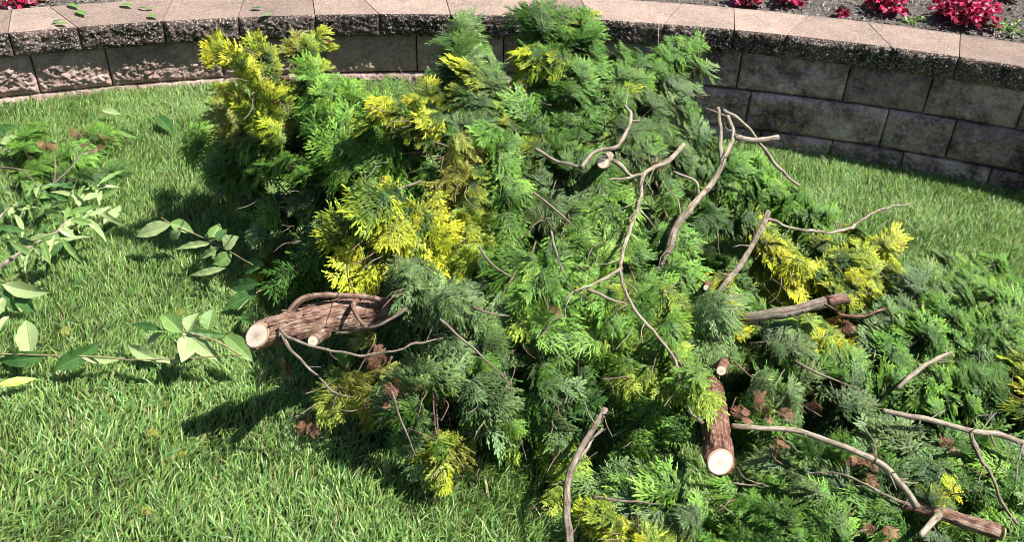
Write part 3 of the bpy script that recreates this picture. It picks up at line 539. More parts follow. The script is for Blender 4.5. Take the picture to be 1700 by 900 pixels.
B('small yellow tipped conifer sprig left of the foreground stick', [(960,760,.12,908,850,.05,20,'L','f',None),(950,720,.14,905,770,.06,16,'G','f',None),(1000,850,.08,940,900,.05,24,'g','f',None)])
B('low conifer clipping with brown needles on the lawn at far left', [(40,300,.05,190,225,.06,40,'g','t',None),(60,300,.05,60,200,.07,34,'g','t',None),(100,300,.06,210,280,.04,34,'d','t',None)], dead=[(130,225,.09,14),(75,245,.09,12),(175,235,.07,10),(145,240,.08,12)], twigs=[[(90,305,.05),(92,275,.09),(88,250,.1)],[(90,305,.05),(125,270,.09),(140,250,.1)],[(125,270,.09),(128,240,.11)],[(0,278,.06),(40,285,.08),(70,320,.04)]], name='conifer_clipping', grp='small clippings lying on the left lawn')

def dead_tuft(acc, x, y, h, rad, r):
    c = at(x, y, h-.015)
    for _ in range(int(2+rad*.36)):
        p = c+r.normal(0, rad*K*.45, 3); d = norm(r.normal(0, 1, 3)+np.array([0, -.3, .2])); nn = norm(r.normal(0, .6, 3)+np.array([0, -.6, .8]))
        Vp, Fp, Tp, Bp = PROTO['t'][int(r.integers(9))]; S = norm(np.cross(nn, d)); N2 = np.cross(d, S); M = np.stack([d, S, N2])*r.uniform(.018, .036)
        t = Tp[:, None]; acc.add(Vp@M+p, np.zeros((0, 4), int), Fp, None, (np.array(COLS['r'][0])*(1-t)+np.array(COLS['r'][1])*t)*r.uniform(.6, 1.35))
for bi, (label, boughs, dead, twigs, name, grp) in enumerate(BR):
    r = np.random.default_rng(1000+bi); fol = Acc(); tw = Acc(); dd_ = Acc()
    b0 = at(boughs[0][0], boughs[0][1], 0); root = empty(name, (b0[0], b0[1], float(lawn_z(b0[0]))), label, 'conifer branch' if name == 'conifer_branch' else 'clipping', grp)
    for (x0, y0, h0, x1, y1, h1, W, code, style, nrm) in boughs:
        p0, p1 = at(x0, y0, h0), at(x1, y1, h1); sc = W*K; jit = r.uniform(-.03, .04)*(1 if h1 > .2 else 0); p1 = p1+UP*jit; tw = Acc()
        bough(fol, tw, p0, p1, sc, code, style, nrm, r, size=min(.073, .036+sc*.72), density=1.6 if W < 22 else 1.0)
        if name == 'conifer_branch' and h0 > .12 and r.random() < .45:      # growth underneath, its greens darkened to deepen the shade between boughs
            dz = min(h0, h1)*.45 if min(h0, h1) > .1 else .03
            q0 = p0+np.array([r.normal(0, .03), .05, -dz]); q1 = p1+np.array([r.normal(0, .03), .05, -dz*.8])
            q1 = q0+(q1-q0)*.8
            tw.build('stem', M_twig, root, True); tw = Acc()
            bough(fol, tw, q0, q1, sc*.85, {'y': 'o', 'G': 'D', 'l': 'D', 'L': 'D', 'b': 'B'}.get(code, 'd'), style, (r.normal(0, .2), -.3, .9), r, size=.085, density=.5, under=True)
        tw.build('stem', M_twig, root, True)
    for (x, y, h, rad) in dead: dead_tuft(dd_, x, y, h+.03, rad, r)
    fol.build('foliage', M_fol, root); dd_.build('dead_needles', M_fol, root)
    if name == 'conifer_branch':
        for (x0, y0, h0, x1, y1, h1, W, *_r) in boughs[:3]:
            for _k in range(2):
                u = r.uniform(.25, .9); ax = x0+(x1-x0)*u+r.normal(0, W*.4); ay = y0+(y1-y0)*u+r.normal(0, W*.3); ah = h0+(h1-h0)*u+.02
                L_ = r.uniform(22, 60); a_ = math.atan2(y1-y0, x1-x0)+r.normal(0, .7); ex, ey = ax+math.cos(a_)*L_, ay+math.sin(a_)*L_
                wood(root, 'twig', [(ax, ay, max(.02, ah-.02)), ((ax+ex)/2+r.normal(0, 4), (ay+ey)/2+r.normal(0, 4), ah+.02), (ex, ey, max(.03, ah+r.uniform(0, .04)))], .0024, .0010, M_twig if r.random() < .6 else M_barkgrey, 5, .2, .005)
    for pts in twigs:
        wood(root, 'twig', [(x, y, h+.045) for x, y, h in pts], .0042, .0018, M_barkgrey, 6, .1, .004)
print('branches done')

# ------------------------------------------------------------------ bare wood
def snags(root, P_px, r0, m, n, r):
    for _ in range(n):
        k = int(r.integers(1, len(P_px)-1)) if len(P_px) > 2 else 0; a, b = np.array(P_px[k]), np.array(P_px[min(k+1, len(P_px)-1)])
        q = a+(b-a)*r.random(); dx, dy = b[0]-a[0], b[1]-a[1]; L0 = math.hypot(dx, dy)+1e-6; sg = 1 if r.random() < .5 else -1
        ln = r.uniform(14, 48); ang = math.atan2(dy, dx)+sg*r.uniform(.5, 1.1); e = (q[0]+math.cos(ang)*ln, q[1]+math.sin(ang)*ln, max(.03, q[2]+r.uniform(-.03, .05)))
        mid = ((q[0]+e[0])/2+r.normal(0, 3), (q[1]+e[1])/2+r.normal(0, 3), (q[2]+e[2])/2)
        wood(root, 'twig', [tuple(q), mid, e], max(.0014, r0*.28), .0009, m, sides=5, rough=.1, wig=.003)
rs_ = np.random.default_rng(77)
def limb(label, pieces, name='bare_branch', cat='branch', grp='bare sticks and sawn limbs in the heap'):
    p = at(*pieces[0][1][0]); root = empty(name, (p[0], p[1], p[2]), label, cat, grp)
    for nm, pts, r0, r1, m, kw in pieces:
        wood(root, nm, pts, r0, r1, m, **kw)
        if nm in ('main_stem', 'side_stem', 'twig') and len(pts) >= 4: snags(root, pts, min(r0, r1)+.002, m, len(pts)-1 if nm == 'main_stem' else 2, rs_)
    return root
thin = dict(sides=8, rough=.22, wig=.010, knots=.7)
limb('thick sawn log with peeling grey bark, its pale cut face to the left', [
    ('trunk', [(427,557,.36), (520,534,.355), (610,515,.33), (720,500,.28)], .031, .045, M_barklog, dict(sides=72, rough=.26, wig=.004, step=.004, cut0=True, knots=.12, cutn=(-.40,-.68,.60))),
    ('bark_strip', [(478,522,.385), (500,498,.41), (545,490,.41), (600,492,.40), (650,500,.38)], .008, .006, M_barklog, dict(sides=8, rough=.3)),
    ('stub', [(519,567,.375), (540,552,.335)], .012, .014, M_barklog, dict(sides=14, rough=.15, cut0=True, cutn=(-.2,-.8,.5))),
    ('twig', [(462,545,.385), (500,570,.39), (580,585,.38), (650,582,.39), (690,572,.37), (735,562,.36)], .0045, .002, M_barkgrey, thin),
    ('twig', [(680,492,.42), (662,520,.40), (625,540,.37), (575,552,.34), (520,558,.30)], .005, .003, M_barkgrey, thin),
    ('twig', [(468,556,.37), (495,590,.34), (520,620,.30), (548,652,.28), (580,660,.24)], .005, .002, M_barkgrey, thin),
    ('twig', [(595,495,.39), (590,515,.40), (608,545,.36)], .007, .004, M_barklog, thin)], 'sawn_log', 'log')
def shreds(root, pts, rad, m, n, seed):
    r = np.random.default_rng(seed); P = spline([at(*p) for p in pts], .01)
    for _ in range(n):
        i = int(r.integers(2, len(P)-12)); j = min(len(P)-1, i+int(r.integers(5, 14))); T = norm(P[j]-P[i]); a = r.uniform(-1.6, 1.6); tw_ = norm(np.array([0, -.7, .7])); S = norm(np.cross(T, tw_)); o_ = tw_*math.cos(a)+S*math.sin(a)
        lift = r.uniform(.002, .010); pth = np.array([P[k]+o_*(rad*1.0+lift*abs((k-i)/(j-i)-.4)) for k in range(i, j+1)])
        V, F, F3, pr, _ = tube_arrays(pth, .0035, .0014, 6, .3, .003, int(r.integers(999))); put(make('bark_shred', V, F, F3, mat=m, smooth=True, attr=pr), root)
_log = [o for o in scene.collection.objects if o.name == 'sawn_log'][0]
shreds(_log, [(440,553,.358), (520,534,.355), (610,515,.33), (700,502,.29)], .037, M_barklog, 26, 5)
limb('upright red barked stump with a large round sawn face at the bottom', [
    ('trunk', [(1195,768,.30), (1190,722,.25), (1185,680,.18), (1180,640,.08)], .033, .031, M_barkred, dict(sides=72, rough=.24, wig=.002, step=.006, cut0=True, knots=.1, cutn=(0,-.8,.5))),
    ('twig', [(1168,705,.24), (1150,690,.26), (1140,672,.27)], .005, .003, M_barkgrey, thin),
    ('twig', [(1212,690,.22), (1222,660,.26)], .003, .0015, M_barkgrey, thin)], 'sawn_stump', 'stump')
shreds([o for o in scene.collection.objects if o.name == 'sawn_stump'][0], [(1194,755,.29), (1190,722,.25), (1185,680,.18), (1180,640,.08)], .031, M_barkred, 10, 6)
limb('small sawn stub with a white round face just above the stump', [
    ('trunk', [(1197,616,.37), (1200,608,.32), (1204,600,.25)], .012, .013, M_barkred, dict(sides=18, rough=.1, cut0=True))], 'sawn_stub', 'stub')
limb('tiny white sawn stub beside the lower end of the leaning stick', [
    ('trunk', [(1172,478,.42), (1176,470,.33)], .008, .009, M_barkred, dict(sides=12, rough=.1, cut0=True))], 'sawn_stub', 'stub')
limb('round white sawn stub behind the hooked twig in the upper middle', [
    ('trunk', [(1001,270,.59), (1006,264,.54), (1012,258,.47)], .0165, .018, M_barkpale, dict(sides=18, rough=.1, cut0=True)),
    ('twig', [(1010,262,.57), (1040,285,.55), (1055,300,.5)], .007, .004, M_barkpale, thin)], 'sawn_stub', 'stub')
limb('pale forked stick standing tallest at the right of the heap', [
    ('main_stem', [(1096,452,.36), (1118,390,.45), (1145,345,.51), (1180,305,.54), (1200,265,.60), (1217,225,.64), (1208,192,.68)], .011, .006, M_barkpale, dict(sides=12, rough=.15, wig=.006)),
    ('side_stem', [(1198,275,.58), (1196,225,.64), (1192,178,.70)], .007, .005, M_barkpale, thin),
    ('side_stem', [(1200,182,.69), (1235,208,.66), (1262,238,.60), (1295,280,.52), (1327,308,.46)], .0055, .0035, M_barkpale, thin),
    ('side_stem', [(1218,226,.64), (1250,232,.64), (1292,228,.65)], .009, .007, M_barkpale, dict(sides=9, rough=.25)),
    ('twig', [(1160,325,.51), (1150,300,.55), (1118,285,.56)], .006, .004, M_barkpale, thin),
    ('twig', [(1135,370,.46), (1120,330,.52), (1100,300,.54)], .003, .0015, M_barkpale, thin)])
limb('long thin pale stick curving down through the middle of the heap', [
    ('main_stem', [(1135,240,.62), (1110,265,.60), (1068,290,.58), (1064,330,.55), (1045,380,.52), (1030,430,.49), (1032,470,.46), (1050,510,.43), (1095,560,.39), (1122,600,.36), (1130,645,.33)], .0062, .003, M_barkpale, dict(sides=9, rough=.12, wig=.006)),
    ('twig', [(1068,290,.58), (1040,294,.58), (1010,298,.57)], .005, .003, M_barkpale, thin),
    ('twig', [(1032,445,.48), (1005,460,.47), (970,480,.45), (938,495,.43)], .0045, .002, M_barkpale, thin),
    ('twig', [(975,482,.45), (1010,492,.45), (1040,505,.43)], .0035, .002, M_barkpale, thin),
    ('twig', [(1062,350,.54), (1080,370,.52), (1090,380,.5)], .003, .0015, M_barkpale, thin)])
limb('hooked pale twig above the round white stub', [
    ('main_stem', [(965,278,.60), (985,255,.62), (1025,245,.64), (1045,215,.66), (1048,190,.68), (1038,175,.69)], .0055, .0035, M_barkpale, thin),
    ('twig', [(1048,200,.67), (1062,200,.67)], .003, .0015, M_barkpale, thin)])
limb('dull brown twig pointing at the hooked twig from the left', [
    ('main_stem', [(888,247,.60), (925,264,.59), (968,280,.57)], .0055, .004, M_barkgrey, thin)])
limb('grey brown stick leaning left with a thin twig arcing over the lawn', [
    ('main_stem', [(1275,352,.44), (1255,395,.42), (1232,435,.39), (1200,475,.37), (1168,510,.31)], .0085, .0075, M_barkgrey, dict(sides=10, rough=.15, wig=.005)),
    ('twig', [(1270,364,.43), (1310,376,.42), (1365,384,.38), (1410,376,.36), (1455,350,.34), (1510,338,.30)], .0055, .0028, M_barkpale, thin),
    ('twig', [(1390,380,.37), (1385,368,.39), (1396,372,.38)], .003, .002, M_barkpale, thin)])
limb('stout grey limb with a broken reddish end pointing right', [
    ('main_stem', [(1190,540,.22), (1240,528,.32), (1310,518,.36), (1360,504,.37), (1404,496,.38)], .0125, .0165, M_barkgrey, dict(sides=16, rough=.2, wig=.004)),
    ('broken_tip', [(1372,502,.375), (1395,497,.382), (1409,499,.38)], .0172, .010, M_barkred, dict(sides=14, rough=.2)),
    ('twig', [(1392,522,.24), (1440,524,.24), (1480,512,.24), (1545,508,.2)], .0045, .002, M_barkred, thin)])
limb('long pale limb running right from the stump to the lower right log', [
    ('main_stem', [(1215,708,.26), (1290,712,.27), (1345,722,.27), (1420,750,.26), (1470,775,.25), (1500,806,.22), (1522,842,.185)], .006, .0085, M_barkpale, dict(sides=11, rough=.2, wig=.006)),
    ('twig', [(1455,770,.26), (1450,735,.27), (1430,700,.26)], .0035, .002, M_barkgrey, thin)])
limb('thick fissured log at the lower right corner ending in a cut', [
    ('trunk', [(1500,838,.18), (1550,850,.17), (1600,866,.16), (1655,884,.15)], .011, .0185, M_barklog, dict(sides=48, rough=.26, wig=.004, step=.006, cut1=True, knots=.2)),
    ('stub', [(1562,852,.17), (1545,872,.18), (1528,890,.18)], .009, .007, M_barkpale, dict(sides=10, rough=.2)),
    ('twig', [(1510,838,.19), (1450,815,.2), (1400,790,.2), (1340,785,.19)], .005, .002, M_barkgrey, thin)], 'sawn_log', 'log')
limb('pale limb along the right edge with a long drooping side twig', [
    ('main_stem', [(1465,683,.26), (1530,694,.26), (1610,716,.24), (1660,722,.22), (1720,745,.2)], .0065, .008, M_barkpale, dict(sides=10, rough=.18, wig=.005)),
    ('side_stem', [(1610,716,.24), (1632,760,.22), (1652,810,.18), (1690,872,.12)], .0055, .003, M_barkgrey, thin),
    ('twig', [(1645,722,.23), (1655,745,.22)], .003, .0015, M_barkgrey, thin),
    ('twig', [(1700,735,.21), (1688,770,.2), (1686,800,.18)], .003, .0015, M_barkgrey, thin)])
limb('short pale stick rising to the right near the right edge', [
    ('main_stem', [(1490,646,.24), (1520,618,.27), (1550,600,.28), (1580,586,.28)], .0065, .0045, M_barkpale, thin)])
limb('bare dark stick forking up from the bottom edge of the photo', [
    ('main_stem', [(944,960,.14), (944,900,.16), (941,830,.18), (948,780,.20), (970,735,.22), (1005,680,.24)], .0095, .007, M_barkgrey, dict(sides=12, rough=.15, wig=.005)),
    ('twig', [(950,775,.20), (975,735,.21), (1000,712,.23)], .006, .003, M_barkpale, thin)])

# ------------------------------------------------------------------ broad leaves
def leaf_mesh(L, W, curl, fold, seed, twist=0.0):
    nx, ny = 15, 9; u = np.linspace(0, 1, nx); v = np.linspace(-1, 1, ny); U, Vv = np.meshgrid(u, v, indexing='ij')
    prof = np.sin(np.pi*np.clip(U, 0, 1)**.92)**.95*(1-.22*U)*1.12; prof = np.clip(prof, 0, None)
    ser = 1+.035*np.sin(U*85)*(np.abs(Vv) > .95)
    x = U*L; y = Vv*W*.5*prof*ser; z = np.abs(Vv)*prof*W*fold - curl*L*U**2 + .02*L*np.sin(U*26+np.sign(Vv))*np.abs(Vv)*prof
    ca = twist*U; y2 = y*np.cos(ca)-z*np.sin(ca); z2 = y*np.sin(ca)+z*np.cos(ca)
    return np.stack([x, y2, z2], -1).reshape(-1, 3), grid(nx, ny), np.stack([U, Vv, 0*U], -1).reshape(-1, 3)
LM = {'p': M_leafpale, 'd': M_leafdark, 'm': M_leafmid, 'y': M_leafyel}
def leaf(root, px0, py0, h0, px1, py1, h1, wpx, code, name='leaf', tilt=0.0):
    p0, p1 = at(px0, py0, h0), at(px1, py1, h1); L = np.linalg.norm(p1-p0); r = random.random
    Z = p0@fw*0+ (np.array([p0[0], p0[1], p0[2]-CAMH])@fw); W = wpx/FPX*Z*.82
    V, F, P = leaf_mesh(L*1.03, W*1.1, .08+.28*r(), .08+.22*r(), 0, (r()-.5)*1.5)
    d = norm(p1-p0); n = norm(np.array([tilt, -.65+(r()-.5)*.5, .8])); S = norm(np.cross(n, d)); N2 = np.cross(d, S)
    o = make(name, V@np.stack([d, S, N2]) + (p0 if root is not None else 0), F, mat=LM[code], smooth=True, attr=P)
    if root is not None: put(o, root)
    else: o.location = tuple(p0)
    return o
def sprig(label, stem, leaves, grp='leafy broadleaf cuttings at the left'):
    p = at(*stem[0]); root = empty('leafy_sprig', p, label, 'leafy twig', grp)
    wood(root, 'stem', stem, .0028, .0016, M_twiggreen, 7, .05, .002)
    for l in leaves: leaf(root, *l)
    return root
M_twiggreen = bark('olive young twig bark', [(.34, (.20, .17, .07)), (.5, (.33, .28, .13)), (.65, (.42, .36, .2))])
sprig('long leafy twig lying across the lawn towards the sawn log', [(-30,588,.08), (60,590,.09), (150,592,.09), (230,598,.10), (330,594,.11), (400,590,.12)], [
    (78,590,.09,-12,605,.07,30,'d'), (52,590,.09,40,527,.14,42,'p'), (90,612,.06,162,578,.12,34,'d'), (135,594,.09,205,604,.06,16,'p'),
    (262,598,.10,208,574,.12,26,'p'), (230,594,.1,300,600,.10,14,'p'), (300,588,.11,318,560,.10,12,'p')])
sprig('cluster of broad pale leaves touching the cut face of the log', [(400,590,.14), (360,568,.15), (310,552,.15), (262,548,.14)], [
    (268,547,.15,214,535,.13,16,'d'), (302,552,.15,270,521,.18,36,'m'), (312,552,.15,328,519,.19,34,'p'), (345,548,.14,352,512,.18,36,'m'),
    (304,550,.15,362,598,.11,32,'p'), (318,552,.14,304,598,.12,38,'p'), (310,550,.16,372,558,.14,14,'d'), (375,556,.14,414,594,.12,36,'m'), (270,552,.12,234,572,.08,14,'p')])
sprig('sprig of pale oval leaves lying on grass left of the heap', [(268,362,0.13), (300,380,0.14), (345,398,0.15), (385,420,0.16), (420,440,0.17)], [
    (284,373,0.15,220,388,0.12,30,'p'), (282,370,0.15,320,382,0.13,26,'m'), (300,382,0.14,280,398,0.11,20,'p'), (352,404,0.15,288,410,0.13,14,'p'),
    (350,400,0.15,366,372,0.19,26,'m'), (366,410,0.15,326,430,0.11,14,'p'), (372,412,0.16,390,392,0.20,34,'p'), (385,422,0.15,355,440,0.13,28,'m'),
    (375,445,0.13,312,457,0.10,14,'p'), (340,392,0.15,362,385,0.18,20,'m'), (360,400,0.17,375,380,0.20,22,'d'), (350,408,.1,356,430,0.11,12,'p')])
sprig('pair of leaves on a shaded twig between log and heap', [(455,470,.10), (420,490,.08), (395,515,.06)], [
    (430,470,.10,375,478,.06,28,'d'), (425,485,.09,372,512,.05,30,'d'), (420,540,.08,400,512,.06,26,'d'), (440,440,.12,392,445,.08,30,'d')])
def dense_sprig(label, stem, n, spread, r, codes, thick=.006):
    p = at(*stem[0]); root = empty('leafy_sprig', p, label, 'leafy twig', 'leafy broadleaf cuttings at the left')
    wood(root, 'stem', stem, thick, .003, M_barkpale, 8, .1, .003)
    pts = spline([np.array(s, float) for s in stem], 8)
    for k in range(n):
        q = pts[int(r.integers(int(len(pts)*.45), len(pts)))]; a = r.uniform(0, 6.28); L = r.uniform(.65, 1.1)*spread
        x0 = q[0]+r.normal(0, spread*.30); y0 = q[1]+r.normal(0, spread*.25)
        leaf(root, x0, y0, q[2]+r.uniform(0, .05), x0+math.cos(a)*L*1.3, y0+math.sin(a)*L*.9, q[2]+r.uniform(-.02, .05), r.uniform(9, 15), codes[int(r.integers(len(codes)))], tilt=r.normal(0, .4))
    return root
r9 = np.random.default_rng(99)
dense_sprig('dense leafy cutting with a pale bare stick end at the left edge', [(-40,470,.10), (0,443,.13), (40,415,.15), (80,393,.15), (105,375,.14), (150,320,.12)], 56, 44, r9, 'pmmdpmp')
dense_sprig('small curly leaved cutting at the left edge beneath the conifer clipping', [(-20,390,.05), (10,350,.08), (50,330,.09), (85,325,.09)], 26, 38, r9, 'mdpm', .003)
sprig('drooping leafy sprig with one large pale leaf at the left edge', [(-30,455,.08), (0,468,.12), (15,465,.13), (35,452,.12)], [
    (4,472,.13,78,492,.09,32,'p'), (8,480,.11,22,520,.06,24,'d'), (28,480,.10,50,520,.05,28,'d'), (10,495,.09,-20,530,.06,28,'p'), (15,525,.05,-15,560,.04,22,'p'), (20,490,.09,-10,480,.1,24,'m')])
sprig('small leafy twig at the left edge in front of the conifer clipping', [(-20,240,.06), (10,232,.08), (30,225,.08)], [
    (0,238,.08,34,226,.10,18,'p'), (5,240,.07,30,250,.06,20,'p'), (10,225,.08,-20,205,.1,22,'d'), (-5,215,.08,25,208,.1,16,'d')])
# single leaves
def single(label, args, cat='leaf', name='fallen_leaf', grp='loose leaves on the lawn'):
    o = leaf(None, *args, name=name); tag(o, label, cat, grp)
single('pale folded leaf lying alone on the lawn above the oval leaf sprig', (172,372,.06,206,338,.09,18,'p'))
single('yellow green leaf on grass at the lower left edge', (-5,640,.06,60,627,.05,18,'y'))
single('dark leaf half sunk in grass close to the wall on the left', (262,192,.05,282,212,.05,22,'d'))
single('thin leaf beside the conifer clipping on the left lawn', (196,215,.05,222,226,.05,14,'m'))
single('pale leaf lying just below the wall at the left', (168,182,.06,200,188,.05,12,'p'))
for lb, (x0, y0, x1, y1, w_, c) in [('dark curled leaf on the cap stone, second stone from the left edge', (85,37,106,31,7,'d')), ('flat green leaf below the dark curled one on the cap', (92,38,113,39,9,'m')),
        ('upright small leaf at the joint of the leftmost cap stones', (128,16,141,24,11,'m')), ('tiny leaf at the back edge of the leftmost cap stones', (112,5,132,12,9,'m')),
        ('green leaf at the back edge of the second cap stone', (200,6,220,9,11,'m')), ('narrow dark leaf near the second cap joint', (229,11,243,13,4,'d')), ('light leaf right of the second cap joint', (240,14,258,11,7,'m')),
        ('single leaf in the middle of the second cap stone', (244,25,262,27,10,'m')), ('dark leaf on the third cap stone at its back', (416,13,436,12,8,'d')), ('green leaf near the front edge of the third cap stone', (432,25,456,20,7,'m'))]:
    p0, p1 = atz(x0, y0, CAPZ+.008), atz(x1, y1, CAPZ+.014); L = np.linalg.norm(p1-p0); V, F, P = leaf_mesh(L, w_*.0032, .02, .12, 0)
    d = norm(p1-p0); S = norm(np.cross(UP, d)); o = make('fallen_leaf', V@np.stack([d, S, np.cross(d, S)]), F, mat=LM[c], smooth=True, attr=P); o.location = tuple(p0)
    tag(o, lb, 'leaf', 'leaves fallen on the wall cap')

# ------------------------------------------------------------------ grass
def grass_field():
    N = 860000; r = np.random.default_rng(5)
    x = r.uniform(-3.0, 3.0, N); y = r.uniform(.35, 4.0, N)
    # keep a generous wedge round the view
    keep = (np.abs(x) < .75+.66*y) & (np.hypot(x-CC[0], y-CC[1]) < CR+.02)
    x, y = x[keep], y[keep]; z = lawn_z(x); P = np.stack([x, y, 0*x], -1)
    clump = fbm(P, 9, 3, 2); den = .80+.3*clump
    keep = r.random(len(x)) < den; x, y, z, clump, P = x[keep], y[keep], z[keep], clump[keep], P[keep]; n = len(x)
    z = z+.012*fbm(np.stack([x, y, z], -1), 2.2, 3)-.004
    edge = (CR-np.hypot(x-CC[0], y-CC[1]))
    H = (.022+.014*r.random(n)+.005*clump)*(1+.45*np.clip((1.75-y)/.4, 0, 1)*(.4+.6*np.exp(-((x-.1)/.5)**2))+.25*np.exp(-edge/.06)); 
    big = r.random(n) < .08; H[big] *= 1.45
    Wd = (.0019+.0013*r.random(n))*(1+.25*(y < 1.8)); 
    flow = 1.2*fbm(P, 2.6, 2, 31)+.5*fbm(P, 14, 2, 41); a = 1.0+flow*1.4+r.normal(0, 1.1, n)       # lean heading
    lean = np.clip(.60+.35*fbm(P, 6, 2, 9)+r.normal(0, .28, n), .05, 1.25)
    ln = np.stack([np.cos(a), np.sin(a), 0*a], -1); b0 = np.stack([x, y, z], -1)
    fa = a+r.normal(1.57, .7, n); side = np.stack([np.cos(fa), np.sin(fa), r.normal(0, .2, n)], -1)*Wd[:, None]*.5
    up = np.array([0, 0, 1.]); m = b0+up*(H*.42)[:, None]+ln*(H*lean*.34)[:, None]; q = b0+up*(H*.72*(1-.10*lean))[:, None]+ln*(H*lean*.72)[:, None]; t = b0+up*(H*(1-.28*lean))[:, None]+ln*(H*lean*1.2)[:, None]
    V = np.stack([b0-side, b0+side, m-side, m+side, q-side*.75, q+side*.75, t], 1).reshape(-1, 3)
    k = np.arange(n)[:, None]*7; F4 = np.vstack([k+[0, 1, 3, 2], k+[2, 3, 5, 4]]); F3 = k+[4, 5, 6]
    base = np.array([.20, .325, .085]); c = base*r.uniform(.6, 1.35, n)[:, None]*np.stack([r.uniform(.8, 1.25, n), np.ones(n), r.uniform(.75, 1.3, n)], -1)*(1+.12*clump)[:, None]
    bl = r.random(n) < .15; c[bl] = c[bl]*np.array([.55, .8, .8])
    pale = r.random(n) < .07; c[pale] = np.array([.36, .46, .18])*r.uniform(.7, 1.15, pale.sum())[:, None]
    dry = r.random(n) < .06; c[dry] = np.array([.36, .30, .17])*r.uniform(.6, 1.1, dry.sum())[:, None]
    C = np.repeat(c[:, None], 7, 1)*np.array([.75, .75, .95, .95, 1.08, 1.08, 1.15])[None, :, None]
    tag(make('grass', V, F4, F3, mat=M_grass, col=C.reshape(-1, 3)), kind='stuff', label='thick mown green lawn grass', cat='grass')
grass_field()

# ------------------------------------------------------------------ flower bed
r = np.random.default_rng(21)
def soil_z(x, y):
    R_ = np.hypot(x-CC[0], y-CC[1]); P = np.stack([x, y, 0*x], -1)
    return CAPZ-.035+.03*np.clip(R_-CR-.27, 0, 3)+.022*fbm(np.stack([x, y, 0*x], -1), 14, 4)
n = 16000; a = r.uniform(-.75, .75, n); R_ = CR+.28+2.0*r.random(n)**1.6; ch = cyl(a, R_, 0); ch[:, 2] = soil_z(ch[:, 0], ch[:, 1])+.004
L = r.uniform(.006, .028, n); W = L*r.uniform(.2, .5, n); th = r.uniform(0, 6.28, n); tl = r.normal(0, .4, n)
d = np.stack([np.cos(th)*np.cos(tl), np.sin(th)*np.cos(tl), np.sin(tl)], -1); s = np.stack([-np.sin(th), np.cos(th), r.normal(0, .3, n)], -1); up = np.array([0, 0, .004])
V = np.stack([ch-d*L[:, None]/2-s*W[:, None]/2, ch+d*L[:, None]/2-s*W[:, None]*.3, ch+d*L[:, None]*.45+s*W[:, None]/2, ch-d*L[:, None]*.4+s*W[:, None]/2], 1)
V = np.concatenate([V, V-up], 1).reshape(-1, 3); k = np.arange(n)[:, None]*8
F = np.vstack([k+[0, 1, 2, 3], k+[0, 4, 5, 1], k+[1, 5, 6, 2], k+[2, 6, 7, 3], k+[3, 7, 4, 0]])
c = np.array([.14, .125, .115])*r.uniform(.25, 2.2, n)[:, None]; c = np.repeat(c, 8, 0)
tag(make('mulch', V, F, mat=M_fol, col=c), kind='stuff', label='grey brown bark mulch chips on the flower bed', cat='mulch')

def petal_cloud(acc, c, rad, h, n, size, cols, r, flat=.6):
    for _ in range(n):
        v = norm(r.normal(0, 1, 3)); v[2] = abs(v[2]); p = c+v*np.array([rad, rad, h])*r.uniform(.35, 1.0)
        V, F, P = leaf_mesh(size*r.uniform(.7, 1.2), size*.8*r.uniform(.7, 1.1), .15, .12, 0)
        d = norm(v*np.array([1, 1, .3])+r.normal(0, .5, 3)); nn = norm(np.array([0, 0, 1])*flat+v*.6+r.normal(0, .35, 3)); S = norm(np.cross(nn, d)); N2 = np.cross(d, S)
        V = V.reshape(15, 9, 3)[::2, ::2].reshape(-1, 3); F = grid(8, 5)
        col = np.array(cols[int(r.integers(len(cols)))])*r.uniform(.7, 1.25)
        acc.add(V@np.stack([d, S, N2])+p, F, None, None, np.tile(col, (len(V), 1)))
PINK = [(.66, .03, .15), (.52, .015, .10), (.72, .14, .28), (.45, .015, .07), (.32, .01, .05), (.60, .20, .26)]
DRED = [(.16, .02, .03), (.10, .03, .03), (.25, .02, .05), (.06, .05, .02)]
def begonia(label, x, y, rad, h, n):
    p = atz(x, y, CAPZ-.02); p[2] = float(soil_z(p[0], p[1])); r = np.random.default_rng(int(x)); root = empty('flower_plant', p, label, 'flower', 'red flowers in the bed behind the wall')
    f = Acc(); petal_cloud(f, p+[0, 0, .012], rad*.95, h*.8, n, .036, DRED, r); f.build('leaves', M_flower, root, True)
    f = Acc(); petal_cloud(f, p+[0, 0, h*.25], rad, h*.8, max(16, int(n*1.5)), .030, PINK, r); f.build('petals', M_flower, root, True)
    st = Acc()
    for _ in range(5):
        q = p+np.array([r.normal(0, rad*.3), r.normal(0, rad*.3), h*.6]); V, F, F3, P, _ = tube_arrays(np.linspace(p-[0, 0, .01], q, 5), .003, .002, 5); st.add(V, F, F3, P)
    st.build('stem', M_twig, root, True)
begonia('pink red flowering plant farthest left behind the shaded right wall', 1237, 5, .075, .09, 55)
begonia('dark leaved red flower plant between the far left one and the bud', 1310, 6, .065, .08, 50)
begonia('tiny red flower bud alone in the mulch', 1398, 24, .013, .018, 14)
begonia('red flowering plant above the middle of the right wall', 1470, 16, .095, .11, 95)
begonia('largest bright red flowering plant, near the upper right corner', 1600, 36, .145, .14, 230)
begonia('red flowers behind the largest plant at the top right', 1658, -2, .10, .13, 110)
begonia('dark red foliage behind the cap in the upper left corner', 40, 2, .09, .07, 50)
begonia('dark red leafy plant at the top edge left of the second cap joint', 90, -16, .10, .09, 60)
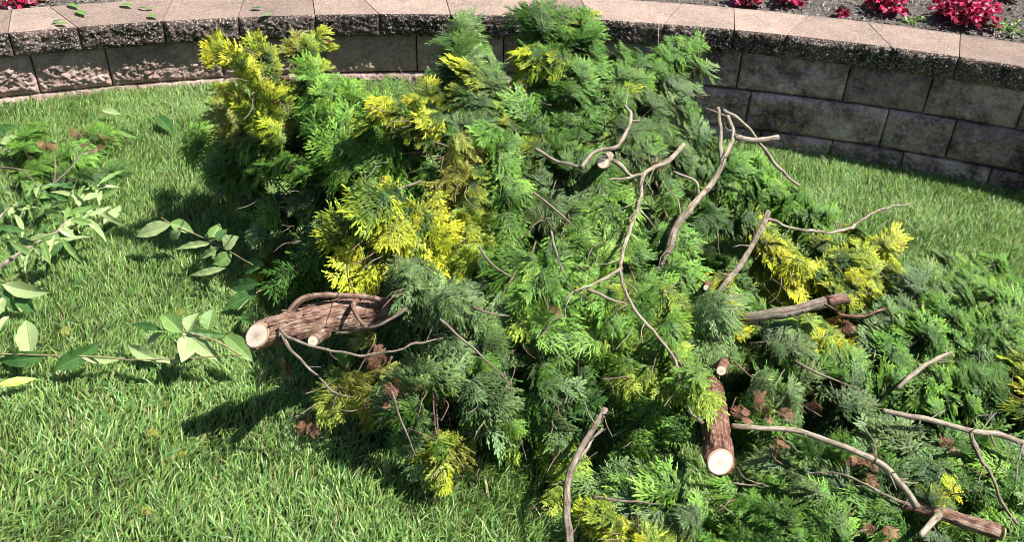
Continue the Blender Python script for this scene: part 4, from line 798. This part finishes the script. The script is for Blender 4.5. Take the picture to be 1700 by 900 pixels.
def weed(label, p, rad, h, n, cols, name='weed', size=.018, grp=None):
    r = np.random.default_rng(int(abs(p[0])*1000)); root = empty(name, p, label, 'weed', grp); f = Acc(); petal_cloud(f, p, rad, h, n, size, cols, r, 1.0); f.build('leaves', M_grass, root, True)
    st = Acc()
    for _ in range(6):
        q = p+np.array([r.normal(0, rad*.4), r.normal(0, rad*.4), h*.8]); V, F, F3, P, _ = tube_arrays(np.linspace(p-[0, 0, .01], q, 4), .0012, .0008, 4); st.add(V, F, F3, P)
    st.build('stem', M_twiggreen, root, True)
GL = [(.16, .32, .06), (.24, .40, .08), (.12, .24, .05)]
def onsoil(x, y): p = atz(x, y, CAPZ-.02); p[2] = float(soil_z(p[0], p[1])); return p
weed('light green weed left of the largest red flower', onsoil(1520, 32), .06, .03, 50, GL)
weed('pale green weed at the right edge behind the cap stones', onsoil(1680, 52), .09, .06, 90, GL)
def onlawn(x, y): return at(x, y, 0)
weed('clover with yellow green leaves at the foot of the shaded wall', onlawn(1372, 262), .05, .09, 45, GL, 'weed', .016)
weed('small weed growing at the wall foot left of the clover', onlawn(1330, 250), .03, .07, 20, GL, 'weed', .014)
weed('thin dry weed stalk by the wall at the right edge', onlawn(1672, 308), .02, .10, 12, [(.4, .38, .2), (.3, .3, .12)], 'weed', .02)

# ------------------------------------------------------------------ bits of debris in the grass
r = np.random.default_rng(404); fol = Acc()
for _ in range(60):
    a_ = r.uniform(0, 6.28); px, py = (r.uniform(180, 900), r.uniform(560, 860)) if r.random() < .6 else ((r.uniform(0, 420), r.uniform(170, 560)) if r.random() < .6 else (r.uniform(1250, 1650), r.uniform(260, 430)))
    p = at(px, py, .026); d = norm(np.array([math.cos(a_), math.sin(a_), r.normal(0, .2)])); nn = norm(np.array([0, -.2, 1])+r.normal(0, .3, 3)); Vp, Fp, Tp, Bp = PROTO['ft'[int(r.integers(2))]][int(r.integers(9))]
    S = norm(np.cross(nn, d)); M = np.stack([d, S, np.cross(d, S)])*r.uniform(.012, .034); c0, c1 = COLS['obgol'[int(r.integers(5))]]; t = Tp[:, None]
    fol.add(Vp@M+p, np.zeros((0, 4), int), Fp, None, (np.array(c0)*(1-t)+np.array(c1)*t)*Bp)
o = make('clipping_litter', np.vstack(fol.V), None, np.vstack(fol.T), mat=M_fol, col=np.vstack(fol.C)); tag(o, 'tiny scattered conifer clippings sprinkled in the grass', 'litter', kind='stuff')
